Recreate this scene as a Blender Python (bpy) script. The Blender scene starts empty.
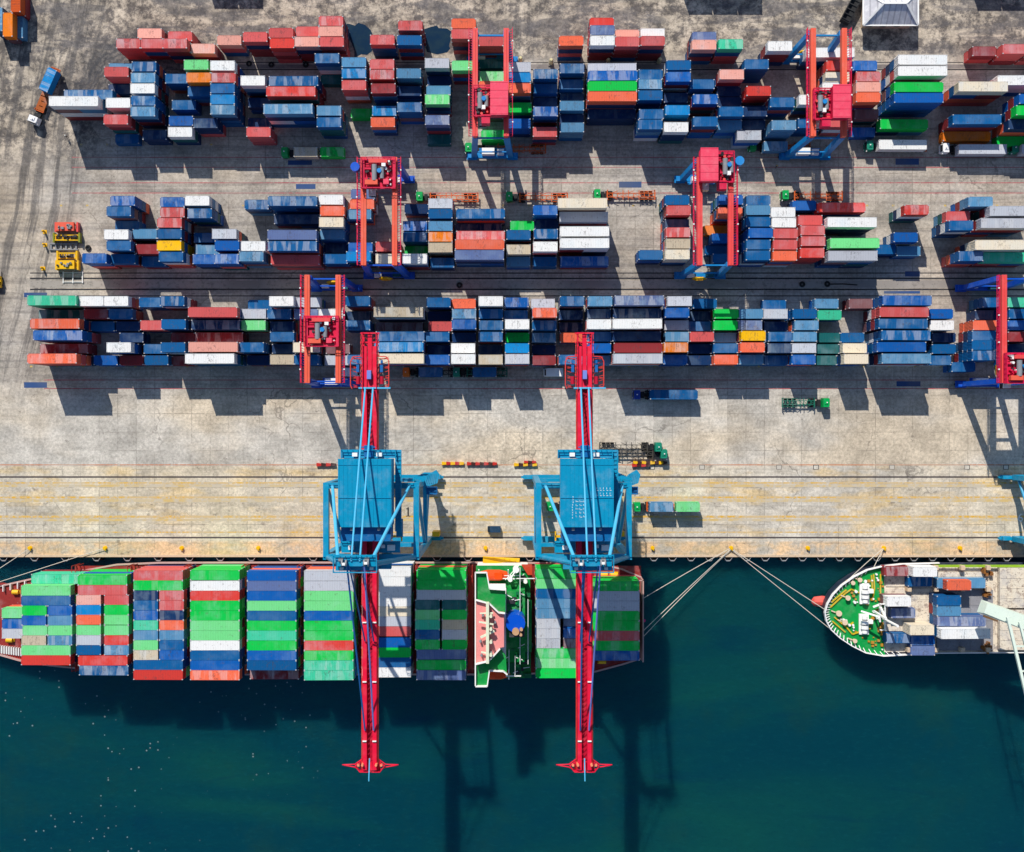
import bpy, math, random
from mathutils import Vector, Matrix
R = random.Random(7)
sc = bpy.context.scene
COL = sc.collection
CAMH = 258.0          # camera height over the quay, metres
F = 993.3             # focal length in pixels at 1024 wide
def W(px, py, z=0.0):
    s = (CAMH - z) / F
    return ((px - 512) * s, (426 - py) * s)
# ------------------------------------------------------------------ colours
def lin(c):
    c /= 255.0
    return c / 12.92 if c <= .04045 else ((c + .055) / 1.055) ** 2.4
def C(r, g, b, k=.82):
    return (lin(r) * k, lin(g) * k, lin(b) * k, 1)
PAL = {
 'B': (C(0,94,178), 'vivid blue'), 'b': (C(0,94,156), 'blue'), 's': (C(0,136,206), 'bright sky-blue'),
 'n': (C(10,52,100), 'shade-darkened navy'), 'r': (C(216,92,92), 'faded red'), 'R': (C(226,66,58), 'bright red'),  # navy: blue darkened in the colour itself, mostly for shaded boxes
 'O': (C(248,112,78), 'coral'), 'P': (C(244,172,156), 'pale pink'), 'm': (C(150,50,56), 'maroon'),
 'o': (C(248,132,20), 'orange'), 'y': (C(250,190,0), 'yellow'), 'w': (C(246,246,244), 'white'),
 'g': (C(196,200,210), 'light grey'), 'c': (C(240,226,200), 'cream'), 'G': (C(0,204,78), 'green'),
 'l': (C(118,224,140), 'pale green'), 't': (C(62,206,160), 'mint green'), 'T': (C(16,98,100), 'dark teal'),
 'f': (C(84,142,184), 'faded pale blue'), 'p': (C(96,116,166), 'periwinkle'), 'k': (C(134,92,96), 'brown'),
 'q': (C(205,190,165), 'rust-stained grey')}
# ------------------------------------------------------------------ node helpers
class NT:
    def __init__(s, name, rough=.7, metal=0.0, spec=.3):
        s.m = bpy.data.materials.new(name); s.m.use_nodes = True
        s.t = s.m.node_tree; s.n = s.t.nodes; s.L = s.t.links
        s.b = s.n['Principled BSDF']
        s.b.inputs['Roughness'].default_value = rough
        s.b.inputs['Metallic'].default_value = metal
        s.b.inputs['Specular IOR Level'].default_value = spec
        s.tc = s.n.new('ShaderNodeTexCoord')
    def put(s, sock, v):
        if hasattr(v, 'links'): s.L.new(v, sock)
        else: sock.default_value = v
    def ma(s, op, a, b=0.0, c=None, clamp=False):
        n = s.n.new('ShaderNodeMath'); n.operation = op; n.use_clamp = clamp
        s.put(n.inputs[0], a); s.put(n.inputs[1], b)
        if c is not None: s.put(n.inputs[2], c)
        return n.outputs[0]
    def mix(s, f, a, b, mode='MIX'):
        n = s.n.new('ShaderNodeMix'); n.data_type = 'RGBA'; n.blend_type = mode
        s.put(n.inputs[0], f); s.put(n.inputs[6], a); s.put(n.inputs[7], b)
        return n.outputs[2]
    def noise(s, v, scale, detail=4, rough=.55, dist=0.0):
        n = s.n.new('ShaderNodeTexNoise'); s.put(n.inputs['Vector'], v)
        n.inputs['Scale'].default_value = scale; n.inputs['Detail'].default_value = detail
        n.inputs['Roughness'].default_value = rough; n.inputs['Distortion'].default_value = dist
        return n.outputs['Fac']
    def step(s, x, lo, hi):
        if lo > hi: return s.ma('SUBTRACT', 1.0, s.step(x, hi, lo))
        n = s.n.new('ShaderNodeMapRange'); n.interpolation_type = 'SMOOTHSTEP'
        s.put(n.inputs[0], x); n.inputs[1].default_value = lo; n.inputs[2].default_value = hi
        return n.outputs[0]
    def scalev(s, v, x, y, z=1):
        n = s.n.new('ShaderNodeVectorMath'); n.operation = 'MULTIPLY'
        s.put(n.inputs[0], v); n.inputs[1].default_value = (x, y, z); return n.outputs[0]
    def addv(s, v, w):
        n = s.n.new('ShaderNodeVectorMath'); n.operation = 'ADD'
        s.put(n.inputs[0], v); s.put(n.inputs[1], w); return n.outputs[0]
    def xyz(s, v):
        n = s.n.new('ShaderNodeSeparateXYZ'); s.put(n.inputs[0], v); return n.outputs
    def col(s, v): s.put(s.b.inputs['Base Color'], v); return s.m
    def bump(s, h, strength=.3, dist=.05):
        n = s.n.new('ShaderNodeBump'); n.inputs['Strength'].default_value = strength
        n.inputs['Distance'].default_value = dist
        s.put(n.inputs['Height'], h); s.L.new(n.outputs[0], s.b.inputs['Normal'])
_paint = {}
def paint(name, c, wear=.25, rough=.55, metal=0.0, rust=.12):
    """painted steel: base colour, fading patches, grime and a little rust"""
    if name in _paint: return _paint[name]
    t = NT(name, rough, metal)
    v = t.tc.outputs['Object']
    a = t.noise(v, .35, 5, .65)
    d = t.noise(v, 2.2, 5, .7)
    pale = tuple(min(1, x * .75 + .16) for x in c[:3]) + (1,)
    dark = tuple(x * .6 for x in c[:3]) + (1,)
    k = t.mix(t.ma('MULTIPLY', t.step(a, .45, .75), wear), c, pale)
    k = t.mix(t.ma('MULTIPLY', t.step(d, .5, .75), wear * 1.4), k, dark)
    k = t.mix(t.ma('MULTIPLY', t.step(t.noise(v, 1.1, 8, .75), .62, .72), rust), k, (.14, .05, .02, 1))
    _paint[name] = t.col(k)
    return t.m
def cont_mat(name, stuff, roof):
    t = NT(name, .7 if roof else .55, 0, .14 if roof else .3)
    v = t.tc.outputs['Object']
    if stuff:
        a = t.n.new('ShaderNodeAttribute'); a.attribute_name = 'Col'; base = a.outputs['Color']
        vo = v; rnd = t.noise(v, .05, 1)
    else:
        o = t.n.new('ShaderNodeObjectInfo'); base = o.outputs['Color']; rnd = o.outputs['Random']
        n = t.n.new('ShaderNodeCombineXYZ')
        t.L.new(t.ma('MULTIPLY', rnd, 173.0), n.inputs[0]); t.L.new(t.ma('MULTIPLY', rnd, 91.0), n.inputs[1])
        vo = t.addv(v, n.outputs[0])
    x, y, z = t.xyz(v)
    fade = t.ma('ADD', t.step(t.noise(vo, .22, 3, .6), .42, .7), 0.0)
    strk = t.noise(t.scalev(vo, 1.0, .25, .25), 1.6, 6, .7)
    k = base
    if roof:
        amt = t.ma('MULTIPLY', t.step(rnd, .1, .9), .8)
        lt = t.mix(.35, k, (.46, .62, .70, 1))
        k = t.mix(t.ma('MULTIPLY', fade, amt), k, lt)
        bx_ = t.step(t.noise(t.scalev(vo, 1, .12, 0), .55, 3, .5), .50, .56)
        k = t.mix(t.ma('MULTIPLY', bx_, t.ma('MULTIPLY', t.step(rnd, .35, .9), .28)), k, (.62, .62, .62, 1))
        k = t.mix(t.ma('MULTIPLY', t.step(strk, .54, .70), t.ma('MULTIPLY', t.step(rnd, .5, .95), .35)), k, (.58, .58, .58, 1))
        k = t.mix(t.ma('MULTIPLY', t.step(t.noise(vo, .9, 8, .8), .56, .66), .5), k, (.10, .07, .06, 1))
        k = t.mix(t.ma('MULTIPLY', t.step(t.noise(vo, 1.9, 6, .85), .60, .66), .8), k, (.10, .04, .03, 1))
        if not stuff:
            ctr = t.ma('MULTIPLY', t.step(t.ma('ABSOLUTE', x), 2.4, .4), t.step(t.noise(t.scalev(vo, 1.4, .7), 1.4, 6, .75), .52, .62))
            k = t.mix(t.ma('MULTIPLY', ctr, .55), k, (.05, .045, .05, 1))
        # cross corrugation of the roof sheet
        w = t.ma('SINE', t.ma('MULTIPLY', x, 2 * math.pi / .42))
        k = t.mix(t.ma('MULTIPLY', t.step(w, .2, .9), .10), k, (.02, .02, .02, 1))
        t.bump(w, .35, .03)
    else:
        k = t.mix(t.ma('MULTIPLY', t.step(strk, .5, .75), .22), k, (.09, .06, .05, 1))
        w = t.ma('SINE', t.ma('MULTIPLY', t.ma('ADD', x, y), 2 * math.pi / .36))
        t.bump(w, .6, .04)
    return t.col(k)
M_WALL = cont_mat('container_wall', 0, 0); M_ROOF = cont_mat('container_roof', 0, 1)
M_SWALL = cont_mat('container_wall_far', 1, 0); M_SROOF = cont_mat('container_roof_far', 1, 1)
M_CAST = paint('corner_casting_steel', (.42, .42, .44, 1), .3)
# ------------------------------------------------------------------ mesh builder
class MB:
    def __init__(s): s.v = []; s.f = []; s.mi = []; s.c = []
    def quadbox(s, co, mi=0, col=None, top=True):
        i = len(s.v); s.v += co
        fs = [(0,3,2,1), (4,5,6,7), (0,1,5,4), (1,2,6,5), (2,3,7,6), (3,0,4,7)]
        for k, f in enumerate(fs):
            if k == 1 and not top: continue
            s.f.append(tuple(i + a for a in f)); s.mi.append(mi); s.c.append(col)
    def box(s, x0, x1, y0, y1, z0, z1, mi=0, col=None):
        s.quadbox([(x0,y0,z0),(x1,y0,z0),(x1,y1,z0),(x0,y1,z0),(x0,y0,z1),(x1,y0,z1),(x1,y1,z1),(x0,y1,z1)], mi, col); return s
    def cbox(s, cx, cy, cz, sx, sy, sz, mi=0): return s.box(cx-sx/2, cx+sx/2, cy-sy/2, cy+sy/2, cz-sz/2, cz+sz/2, mi)
    def beam(s, a, b, w, h=None, mi=0):
        a = Vector(a); b = Vector(b); h = h or w
        d = (b - a).normalized(); up = Vector((0,0,1)) if abs(d.z) < .95 else Vector((0,1,0))
        x = d.cross(up).normalized() * w / 2; y = x.normalized().cross(d).normalized() * h / 2
        s.quadbox([tuple(p) for p in (a-x-y, a+x-y, a+x+y, a-x+y, b-x-y, b+x-y, b+x+y, b-x+y)], mi); return s
    def tube(s, pts, r, n=8, mi=0, cap=True):
        P = [Vector(p) for p in pts]; rr = r if isinstance(r, (list, tuple)) else [r] * len(P)
        base = len(s.v); d0 = (P[-1] - P[0]).normalized()
        up = Vector((0,0,1)) if abs(d0.z) < .9 else Vector((1,0,0))
        for k, p in enumerate(P):
            d = (P[min(k+1, len(P)-1)] - P[max(k-1, 0)]).normalized()
            x = d.cross(up).normalized(); y = x.cross(d)
            for j in range(n):
                a = 2 * math.pi * j / n
                s.v.append(tuple(p + x * math.cos(a) * rr[k] + y * math.sin(a) * rr[k]))
        for k in range(len(P) - 1):
            for j in range(n):
                a = base + k*n + j; b = base + k*n + (j+1) % n
                s.f.append((a, b, b+n, a+n)); s.mi.append(mi); s.c.append(None)
        if cap:
            s.f.append(tuple(base + j for j in range(n))[::-1]); s.mi.append(mi); s.c.append(None)
            e = base + (len(P)-1)*n
            s.f.append(tuple(e + j for j in range(n))); s.mi.append(mi); s.c.append(None)
        return s
    def prism(s, pts, z0, z1, mi=0, shrink=None):
        """pts: xy list; shrink: xy list for the bottom ring"""
        n = len(pts); i = len(s.v); lo = shrink or pts
        area = sum(pts[k][0]*pts[(k+1) % n][1] - pts[(k+1) % n][0]*pts[k][1] for k in range(n))
        if area < 0: pts = pts[::-1]; lo = lo[::-1]
        s.v += [(x, y, z0) for x, y in lo] + [(x, y, z1) for x, y in pts]
        s.f.append(tuple(i + k for k in range(n))[::-1]); s.f.append(tuple(i + n + k for k in range(n)))
        s.mi += [mi, mi]; s.c += [None, None]
        for k in range(n):
            a, b = i + k, i + (k+1) % n
            s.f.append((a, b, b+n, a+n)); s.mi.append(mi); s.c.append(None)
        return s
    def torus(s, c, R0, r, axis='z', n=16, m=6, mi=0):
        b = len(s.v)
        for i in range(n):
            a = 2*math.pi*i/n
            for j in range(m):
                e = 2*math.pi*j/m; q = R0 + r*math.cos(e); h = r*math.sin(e)
                p = (q*math.cos(a), q*math.sin(a), h) if axis == 'z' else (q*math.cos(a), h, q*math.sin(a)) if axis == 'y' else (h, q*math.cos(a), q*math.sin(a))
                s.v.append((c[0]+p[0], c[1]+p[1], c[2]+p[2]))
        for i in range(n):
            for j in range(m):
                s.f.append((b+i*m+j, b+((i+1) % n)*m+j, b+((i+1) % n)*m+(j+1) % m, b+i*m+(j+1) % m)); s.mi.append(mi); s.c.append(None)
        return s
    def rail(s, pts, z, h=1.1, r=.05, closed=False, mi=0, step=2.0):
        """posts + top rail + mid rail along xy points"""
        P = list(pts) + ([pts[0]] if closed else [])
        for a, b in zip(P, P[1:]):
            L = math.dist(a, b)
            if L < .05: continue
            for q in (h, h*.55): s.beam((a[0],a[1],z+q), (b[0],b[1],z+q), r*2, mi=mi)
            k = max(1, int(L/step))
            for j in range(k):
                u = j/k; x = a[0]+(b[0]-a[0])*u; y = a[1]+(b[1]-a[1])*u
                s.beam((x,y,z), (x,y,z+h), r*1.6, mi=mi)
        return s
    def mesh(s, name, mats):
        me = bpy.data.meshes.new(name); me.from_pydata(s.v, [], s.f)
        for m in (mats if isinstance(mats, (list, tuple)) else [mats]): me.materials.append(m)
        me.polygons.foreach_set('material_index', s.mi)
        if any(c is not None for c in s.c):
            at = me.color_attributes.new('Col', 'FLOAT_COLOR', 'CORNER'); buf = []
            for p, c in zip(me.polygons, s.c): buf += list(c) * p.loop_total
            at.data.foreach_set('color', buf)
        me.update(); return me
    def build(s, name, mats, parent=None, **tags):
        o = bpy.data.objects.new(name, s.mesh(name, mats)); COL.objects.link(o)
        if parent: o.parent = parent
        tag(o, **tags); return o
def tag(o, label=None, cat=None, group=None, kind=None):
    if label: o['label'] = label
    if cat: o['category'] = cat
    if group: o['group'] = group
    if kind: o['kind'] = kind
    return o
def empty(name, loc, rz=0, **t):
    o = bpy.data.objects.new(name, None); COL.objects.link(o); o.location = loc; o.rotation_euler = (0,0,rz)
    o.empty_display_size = .5
    return tag(o, **t)
def kids(o, table): return table.get(o, [])
def copy_tree(o):
    table = {}
    for q in list(COL.objects):
        if q.parent: table.setdefault(q.parent, []).append(q)
    def rec(a, par):
        c = a.copy(); COL.objects.link(c)
        if par: c.parent = par
        for ch in table.get(a, []): rec(ch, c)
        return c
    return rec(o, None)
# ------------------------------------------------------------------ world, sun, camera
EL = math.radians(40.5); SX, SY = .33, -1.0        # the shadows run down the picture and a little right
az = math.atan2(-SX, -SY)                           # bearing of the sun clockwise from +Y
w = bpy.data.worlds.new('World'); sc.world = w; w.use_nodes = True
bg = w.node_tree.nodes['Background']; sky = w.node_tree.nodes.new('ShaderNodeTexSky')
sky.sky_type = 'NISHITA'; sky.sun_disc = False; sky.sun_elevation = EL; sky.sun_rotation = az
sky.air_density = 1.0; sky.dust_density = .4; sky.ozone_density = 1.5
w.node_tree.links.new(sky.outputs[0], bg.inputs[0]); bg.inputs[1].default_value = .10
sl = bpy.data.lights.new('sun', 'SUN'); sl.energy = 4.6; sl.angle = math.radians(.5); sl.color = (1, .94, .85)
so = bpy.data.objects.new('sun', sl); COL.objects.link(so)
hd = Vector((SX, SY, 0)).normalized() * math.cos(EL)
so.rotation_euler = Vector((hd.x, hd.y, -math.sin(EL))).to_track_quat('-Z', 'Y').to_euler()
so.location = (0, 0, 200)
cam = bpy.data.cameras.new('camera'); co = bpy.data.objects.new('camera', cam); COL.objects.link(co)
co.location = (0, 0, CAMH); co.rotation_euler = (0, 0, 0)
cam.sensor_fit = 'HORIZONTAL'; cam.sensor_width = 36; cam.lens = F / 1024 * 36; cam.clip_end = 5000; cam.clip_start = 1
sc.camera = co
sc.view_settings.view_transform = 'Standard'; sc.view_settings.look = 'None'
sc.view_settings.exposure = .20; sc.view_settings.gamma = 1
# ------------------------------------------------------------------ ground
QY = W(0, 556)[1]                                    # quay edge
def ground_mat(name, apron=False):
    t = NT(name, .9, 0, .15)
    v = t.tc.outputs['Object']; x, y, z = t.xyz(v)
    big = t.noise(v, .018, 5, .6); mid = t.noise(v, .16, 7, .7); fine = t.noise(v, 1.3, 8, .78)
    def sc_(k, f):
        n = t.n.new('ShaderNodeVectorMath'); n.operation = 'SCALE'
        t.put(n.inputs[0], k); t.put(n.inputs[3], f); return n.outputs[0]
    def lerp(a, b, f): return t.ma('MULTIPLY_ADD', f, b-a, a)
    spots = t.noise(v, .42, 9, .8)
    if apron:
        k = t.mix(t.step(big, .35, .65), (.60, .52, .39, 1), (.53, .49, .42, 1))
        k = t.mix(t.ma('MULTIPLY', t.step(t.noise(t.scalev(v, .25, 1.6), .35, 6, .7), .45, .66), .5), k, (.36, .31, .24, 1))
        k = t.mix(t.ma('MULTIPLY', t.step(t.noise(t.scalev(v, .3, 1), .2, 5, .6), .48, .68), .6), k, (.62, .43, .17, 1))
        edge = t.step(y, -29.6, -30.4)
        k = t.mix(t.ma('MULTIPLY', edge, t.step(mid, .38, .6)), k, (.62, .43, .25, 1))
        k = t.mix(t.ma('MULTIPLY', t.step(t.noise(v, .22, 8, .75), .58, .68), .6), k, (.16, .13, .11, 1))
        tone = lerp(.80, 1.14, t.step(mid, .34, .64))
    else:
        warm = t.step(t.noise(t.scalev(v, .5, 1), .03, 4, .6), .42, .62)
        k = t.mix(warm, (.485, .455, .405, 1), (.545, .465, .355, 1))
        yard = t.step(y, 5, 14)
        k = t.mix(t.ma('MULTIPLY', yard, .70), k, t.mix(t.step(big, .4, .6), (.41, .35, .285, 1), (.36, .335, .305, 1)))
        # long lanes blackened by tyres between the blocks
        lane = t.step(t.noise(t.scalev(v, .04, 1.3), .40, 6, .68), .46, .62)
        k = t.mix(t.ma('MULTIPLY', t.ma('MULTIPLY', lane, yard), .40), k, (.12, .115, .12, 1))
        # dirt behind the stacks and along the haul road
        dirt = t.mix(t.step(t.noise(v, .30, 9, .78), .42, .58), (.085, .075, .072, 1), (.50, .43, .34, 1))
        dm = t.step(t.ma('ADD', y, t.ma('MULTIPLY', mid, 12)), 100, 104)
        left = t.step(t.ma('ADD', x, t.ma('MULTIPLY', mid, 12)), -96, -106)
        lm = t.ma('MULTIPLY', left, t.step(y, 62, 76))
        k = t.mix(t.ma('MULTIPLY', t.ma('MAXIMUM', dm, lm), .85), k, dirt)
        band = t.ma('MULTIPLY', dm, t.step(t.noise(t.scalev(v, .35, 1.5), .10, 6, .68, .6), .47, .57))
        k = t.mix(t.ma('MULTIPLY', band, .7), k, (.12, .115, .12, 1))
        xs = t.ma('ADD', t.ma('MULTIPLY_ADD', y, -.18, x), t.ma('MULTIPLY', t.noise(v, .02, 2), 5))
        road = t.ma('MULTIPLY', t.step(xs, -119, -124), t.step(y, 0, 24))
        cs = t.n.new('ShaderNodeCombineXYZ'); t.L.new(xs, cs.inputs[0]); t.L.new(t.ma('MULTIPLY', y, .045), cs.inputs[1])
        strk = t.step(t.noise(cs.outputs[0], .42, 6, .68, .2), .46, .60)
        k = t.mix(t.ma('MULTIPLY', t.ma('MULTIPLY', road, strk), .72), k, (.10, .095, .095, 1))
        dx = t.ma('SUBTRACT', x, -92); dy = t.ma('SUBTRACT', y, 79)
        rad = t.ma('SQRT', t.ma('ADD', t.ma('MULTIPLY', dx, dx), t.ma('MULTIPLY', dy, dy)))
        rad = t.ma('ADD', rad, t.ma('MULTIPLY', t.ma('SUBTRACT', mid, .5), 9))
        ring = t.ma('MULTIPLY', t.step(rad, 11, 15), t.step(rad, 28, 22))
        ring = t.ma('MULTIPLY', ring, t.ma('MULTIPLY', t.step(y, 76, 88), t.step(x, -60, -84)))
        rw = t.ma('SINE', t.ma('ADD', t.ma('MULTIPLY', rad, 4.3), t.ma('MULTIPLY', t.noise(v, .5, 3), 4)))
        k = t.mix(t.ma('MULTIPLY', ring, t.ma('ADD', .80, t.ma('MULTIPLY', rw, .14))), k, (.06, .063, .07, 1))
        r2 = t.ma('MULTIPLY', t.step(rad, 9, 10), t.step(rad, 15, 13)); r2 = t.ma('MULTIPLY', r2, t.ma('MULTIPLY', t.step(y, 80, 90), t.step(x, -70, -84)))
        k = t.mix(t.ma('MULTIPLY', r2, t.ma('ADD', .3, t.ma('MULTIPLY', rw, .3))), k, (.10, .095, .09, 1))
        tone = lerp(.78, 1.16, t.step(mid, .34, .64))
    k = sc_(k, tone)
    k = sc_(k, lerp(.74, 1.20, t.step(fine, .33, .66)))
    k = t.mix(t.ma('MULTIPLY', t.step(spots, .585, .65), .55), k, (.085, .072, .065, 1))
    pale = t.step(t.noise(v, .7, 9, .82), .60, .66)
    k = t.mix(t.ma('MULTIPLY', pale, .35), k, (.66, .62, .55, 1))
    def joint(c, per, wd, off=0.0):
        f = t.ma('FRACT', t.ma('DIVIDE', t.ma('ADD', c, 1000 + off), per))
        a = t.ma('ABSOLUTE', t.ma('SUBTRACT', f, .5))
        return t.step(a, .5 - wd/per, .5 - wd*.45/per)
    wob = t.ma('MULTIPLY', t.ma('SUBTRACT', t.noise(v, .9, 4), .5), .4)
    xj = t.ma('ADD', x, wob); yj = t.ma('ADD', y, wob)
    cell = t.n.new('ShaderNodeTexWhiteNoise'); cell.noise_dimensions = '2D'
    cv = t.n.new('ShaderNodeCombineXYZ')
    t.L.new(t.ma('FLOOR', t.ma('DIVIDE', t.ma('ADD', x, 1000), 9.6)), cv.inputs[0])
    t.L.new(t.ma('FLOOR', t.ma('DIVIDE', t.ma('ADD', y, 1000), 14.4)), cv.inputs[1])
    t.L.new(cv.outputs[0], cell.inputs['Vector'])
    k = sc_(k, lerp(.90, 1.07, cell.outputs['Value']))
    j = t.ma('MAXIMUM', joint(xj, 4.8, .13), joint(yj, 4.8, .13))
    jm = t.ma('MULTIPLY', t.step(t.noise(v, .09, 5, .7), .40, .62), .5)
    if not apron: jm = t.ma('MULTIPLY', jm, t.ma('SUBTRACT', 1.0, t.ma('MAXIMUM', dm, left)))
    k = t.mix(t.ma('MULTIPLY', j, jm), k, (.12, .105, .09, 1))
    vo = t.n.new('ShaderNodeTexVoronoi'); vo.feature = 'DISTANCE_TO_EDGE'; vo.inputs['Scale'].default_value = .05
    wv = t.n.new('ShaderNodeTexNoise'); wv.inputs['Scale'].default_value = .25; wv.inputs['Detail'].default_value = 6
    t.put(wv.inputs['Vector'], v)
    t.L.new(t.addv(v, t.scalev(wv.outputs['Color'], 5, 5, 5)), vo.inputs['Vector'])
    ck = t.ma('MULTIPLY', t.step(vo.outputs['Distance'], .008, .003), t.step(t.noise(v, .04, 3), .50, .62))
    k = t.mix(t.ma('MULTIPLY', ck, .5), k, (.09, .08, .07, 1))
    t.bump(fine, .25, .03)
    return t.col(k)
g = MB(); g.box(-700, 700, QY, 900, -.8, 0); g.build('ground', ground_mat('yard_concrete'), kind='structure')
g = MB(); g.box(-700, 700, QY+.004, W(0,466)[1], -.3, .004); g.build('quay_apron', ground_mat('apron_concrete', True), kind='structure')
m_wall = paint('quay_wall_concrete', (.20,.18,.16,1), .5)
g = MB(); g.box(-700, 700, QY+.25, QY+6, -16, -.81); g.build('quay_wall', m_wall, kind='structure')
m_cope = paint('coping_concrete', (.58,.44,.30,1), .6, .9, rust=.3)
g = MB(); g.box(-700, 700, QY-.25, QY+.35, -1.2, .16); g.build('quay_coping', m_cope, kind='structure')
# worn paint
def worn(name, c, under, amt=.5, sc_=.8):
    t = NT(name, .85, 0, .15); v = t.tc.outputs['Object']
    f = t.ma('MAXIMUM', t.step(t.noise(v, sc_, 7, .75), amt-.07, amt+.09), t.ma('MULTIPLY', t.step(t.noise(v, .06, 3), .45, .6), .6))
    return t.col(t.mix(f, c, under))
def strip(name, py0, py1, mat, z, x0=-400, x1=400):
    y0 = W(0, py1)[1]; y1 = W(0, py0)[1]
    g = MB(); g.box(x0, x1, y0, y1, z-.002, z); return g.build(name, mat, kind='structure')
m_yel = worn('worn_yellow_paint', (.62,.36,.05,1), (.50,.43,.32,1), .50)
for a, b in ((482.2,483.6),(496.4,498.4),(515.6,517.8),(531.6,532.8)): strip('lane_marking', a, b, m_yel, .009)
m_hatch = worn('faint_yellow_stain', (.56,.40,.16,1), (.50,.44,.34,1), .48, .35)
for a, b in ((499.2,502),(518.6,521.2),(484.4,487)): strip('lane_marking', a, b, m_hatch, .0085)
m_or = worn('worn_orange_line', (.50,.17,.07,1), (.44,.38,.31,1), .55)
strip('lane_marking', 464.4, 465.3, m_or, .012)
m_redl = worn('worn_red_line', (.42,.06,.08,1), (.28,.22,.20,1), .56)
for yy in (157.3,167.3,182.8,193.0): strip('lane_marking', yy-.35, yy+.35, m_redl, .008, W(72,0)[0], 400)
for yy in (380.0,388.6): strip('lane_marking', yy-.4, yy+.4, m_redl, .008, W(44,0)[0], 400)
m_blk = paint('rail_groove', (.02,.02,.025,1), .2, .5)
m_steel = paint('rail_steel', (.16,.12,.11,1), .3, .4)
for yy in (477.0, 537.6):
    strip('crane_rail', yy-.75, yy+.75, m_blk, .014); 
    y = W(0, yy)[1]; g = MB(); g.box(-400,400,y-.05,y+.05,.016,.06); g.build('crane_rail', m_steel, kind='structure')
strip('crane_rail', 539.2, 539.8, worn('pale_kerb', (.62,.58,.48,1), (.5,.44,.34,1), .6), .013)
# drains and beams between the middle and lower blocks
m_ch = worn('drain_channel', (.035,.035,.04,1), (.08,.075,.07,1), .55)
m_bm = worn('beam_concrete', (.34,.31,.28,1), (.22,.2,.18,1), .55)
for a, b, m in ((272.5,273.6,m_ch),(277.6,279.2,m_ch),(288.6,290.2,m_ch),(295.4,296.4,m_ch),(280.5,287.8,m_bm)):
    strip('drain_channel' if m is m_ch else 'runway_beam', a, b, m, .010, W(30,0)[0], 400)
for a, b in ((69,70.2),(62,62.8)): strip('drain_channel', a, b, m_ch, .010, W(190,0)[0], 400)
m_dr = worn('runway_dark', (.16,.145,.14,1), (.24,.215,.2,1), .5, .3)
strip('runway_beam', 64.5, 68.6, m_dr, .009, W(180,0)[0], 400)
# blue steel turning plates and patches
m_plate = worn('turning_plate_blue', (.035,.08,.21,1), (.10,.12,.17,1), .62)
for x0,y0,x1,y1 in ((24,382.2,47,387.8),(24,292.6,47,297.2),(288,160.3,312,165),(296,184,315.5,189),(619,181.6,641.5,187.6),(895.5,158.5,919,164.8),(896.5,381.2,920.5,386.4),(905,271.3,920,276.5),(884,291,920,293.5)):
    a = W(x0, y1); b = W(x1, y0)
    g = MB(); g.box(a[0], b[0], a[1], b[1], .012, .016); g.build('turning_plate', m_plate, kind='structure')
m_patch = worn('ground_hatch_mark', (.05,.05,.05,1), (.3,.27,.23,1), .6)
m_pale = worn('pale_patch', (.60,.56,.48,1), (.4,.37,.32,1), .6)
g = MB()
for x in (779,816,892,967,1006, 652,702): 
    a = W(x-2.8, 469.6); b = W(x+2.8, 464.8); g.box(a[0], b[0], a[1], b[1], .010, .013)
g.build('drain_cover', m_patch, kind='structure')
g = MB()
for x in (779,816,892,967,1006, 652,702):
    a = W(x-2.1, 469.0); b = W(x+2.1, 465.5); g.box(a[0], b[0], a[1], b[1], .014, .017)
g.build('drain_cover', m_pale, kind='structure')
# yellow bay ticks south and north of the stacks
g = MB()
for x0, x1, yy in ((30,960,366.5),(80,220,144.5),(60,1000,205.5)):
    x = x0
    while x < x1:
        a = W(x, yy+.8); b = W(x+2.4, yy-.8); g.box(a[0], b[0], a[1], b[1], .010, .013); x += 26
g.build('bay_marking', worn('bay_yellow', (.62,.42,.08,1), (.35,.3,.22,1), .5, 1.5), kind='structure')
# standing water behind the stacks
t = NT('dark_standing_water', .12, 0, .5); v = t.tc.outputs['Object']
m_pud = t.col(t.mix(t.step(t.noise(v,.3,5),.4,.65), (.003,.020,.05,1), (.01,.03,.05,1)))
def blob(name, px, z, mat, n=40, amp=1.2, seed=3):
    rr = random.Random(seed); P = [W(*p) for p in px]; out = []
    for a, b in zip(P, P[1:]+P[:1]):
        k = max(2, int(math.dist(a,b)/1.2))
        for j in range(k):
            u = j/k; out.append((a[0]+(b[0]-a[0])*u+rr.uniform(-amp,amp)*.4, a[1]+(b[1]-a[1])*u+rr.uniform(-amp,amp)*.4))
    g = MB(); g.prism(out, z-.003, z); return g.build(name, mat, kind='structure')
blob('puddle', [(343,24),(366,24),(372,36),(372,52),(355,56),(349,40)], .022, m_pud)
blob('puddle', [(424,30),(436,27),(450,30),(451,50),(432,54),(424,48)], .023, m_pud, seed=5)
# ------------------------------------------------------------------ water
t = NT('harbour_water', .18, 0, .55); v = t.tc.outputs['Object']; x, y, z = t.xyz(v)
a = t.noise(t.scalev(v, .6, 1.4), .012, 6, .6, .8); b_ = t.noise(v, .05, 6, .65)
k = t.mix(t.step(a, .36, .66), (.001,.042,.060,1), (.004,.070,.056,1))
k = t.mix(t.ma('MULTIPLY', t.step(b_, .5, .75), .35), k, (.012,.062,.036,1))
k = t.mix(t.ma('MULTIPLY', t.step(t.noise(t.scalev(v,.5,2.6),.03,6,.6,1.2), .58, .70), .4), k, (.001,.024,.06,1))
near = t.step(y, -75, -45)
k = t.mix(t.ma('MULTIPLY', near, .35), k, (.001,.024,.045,1))
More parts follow.
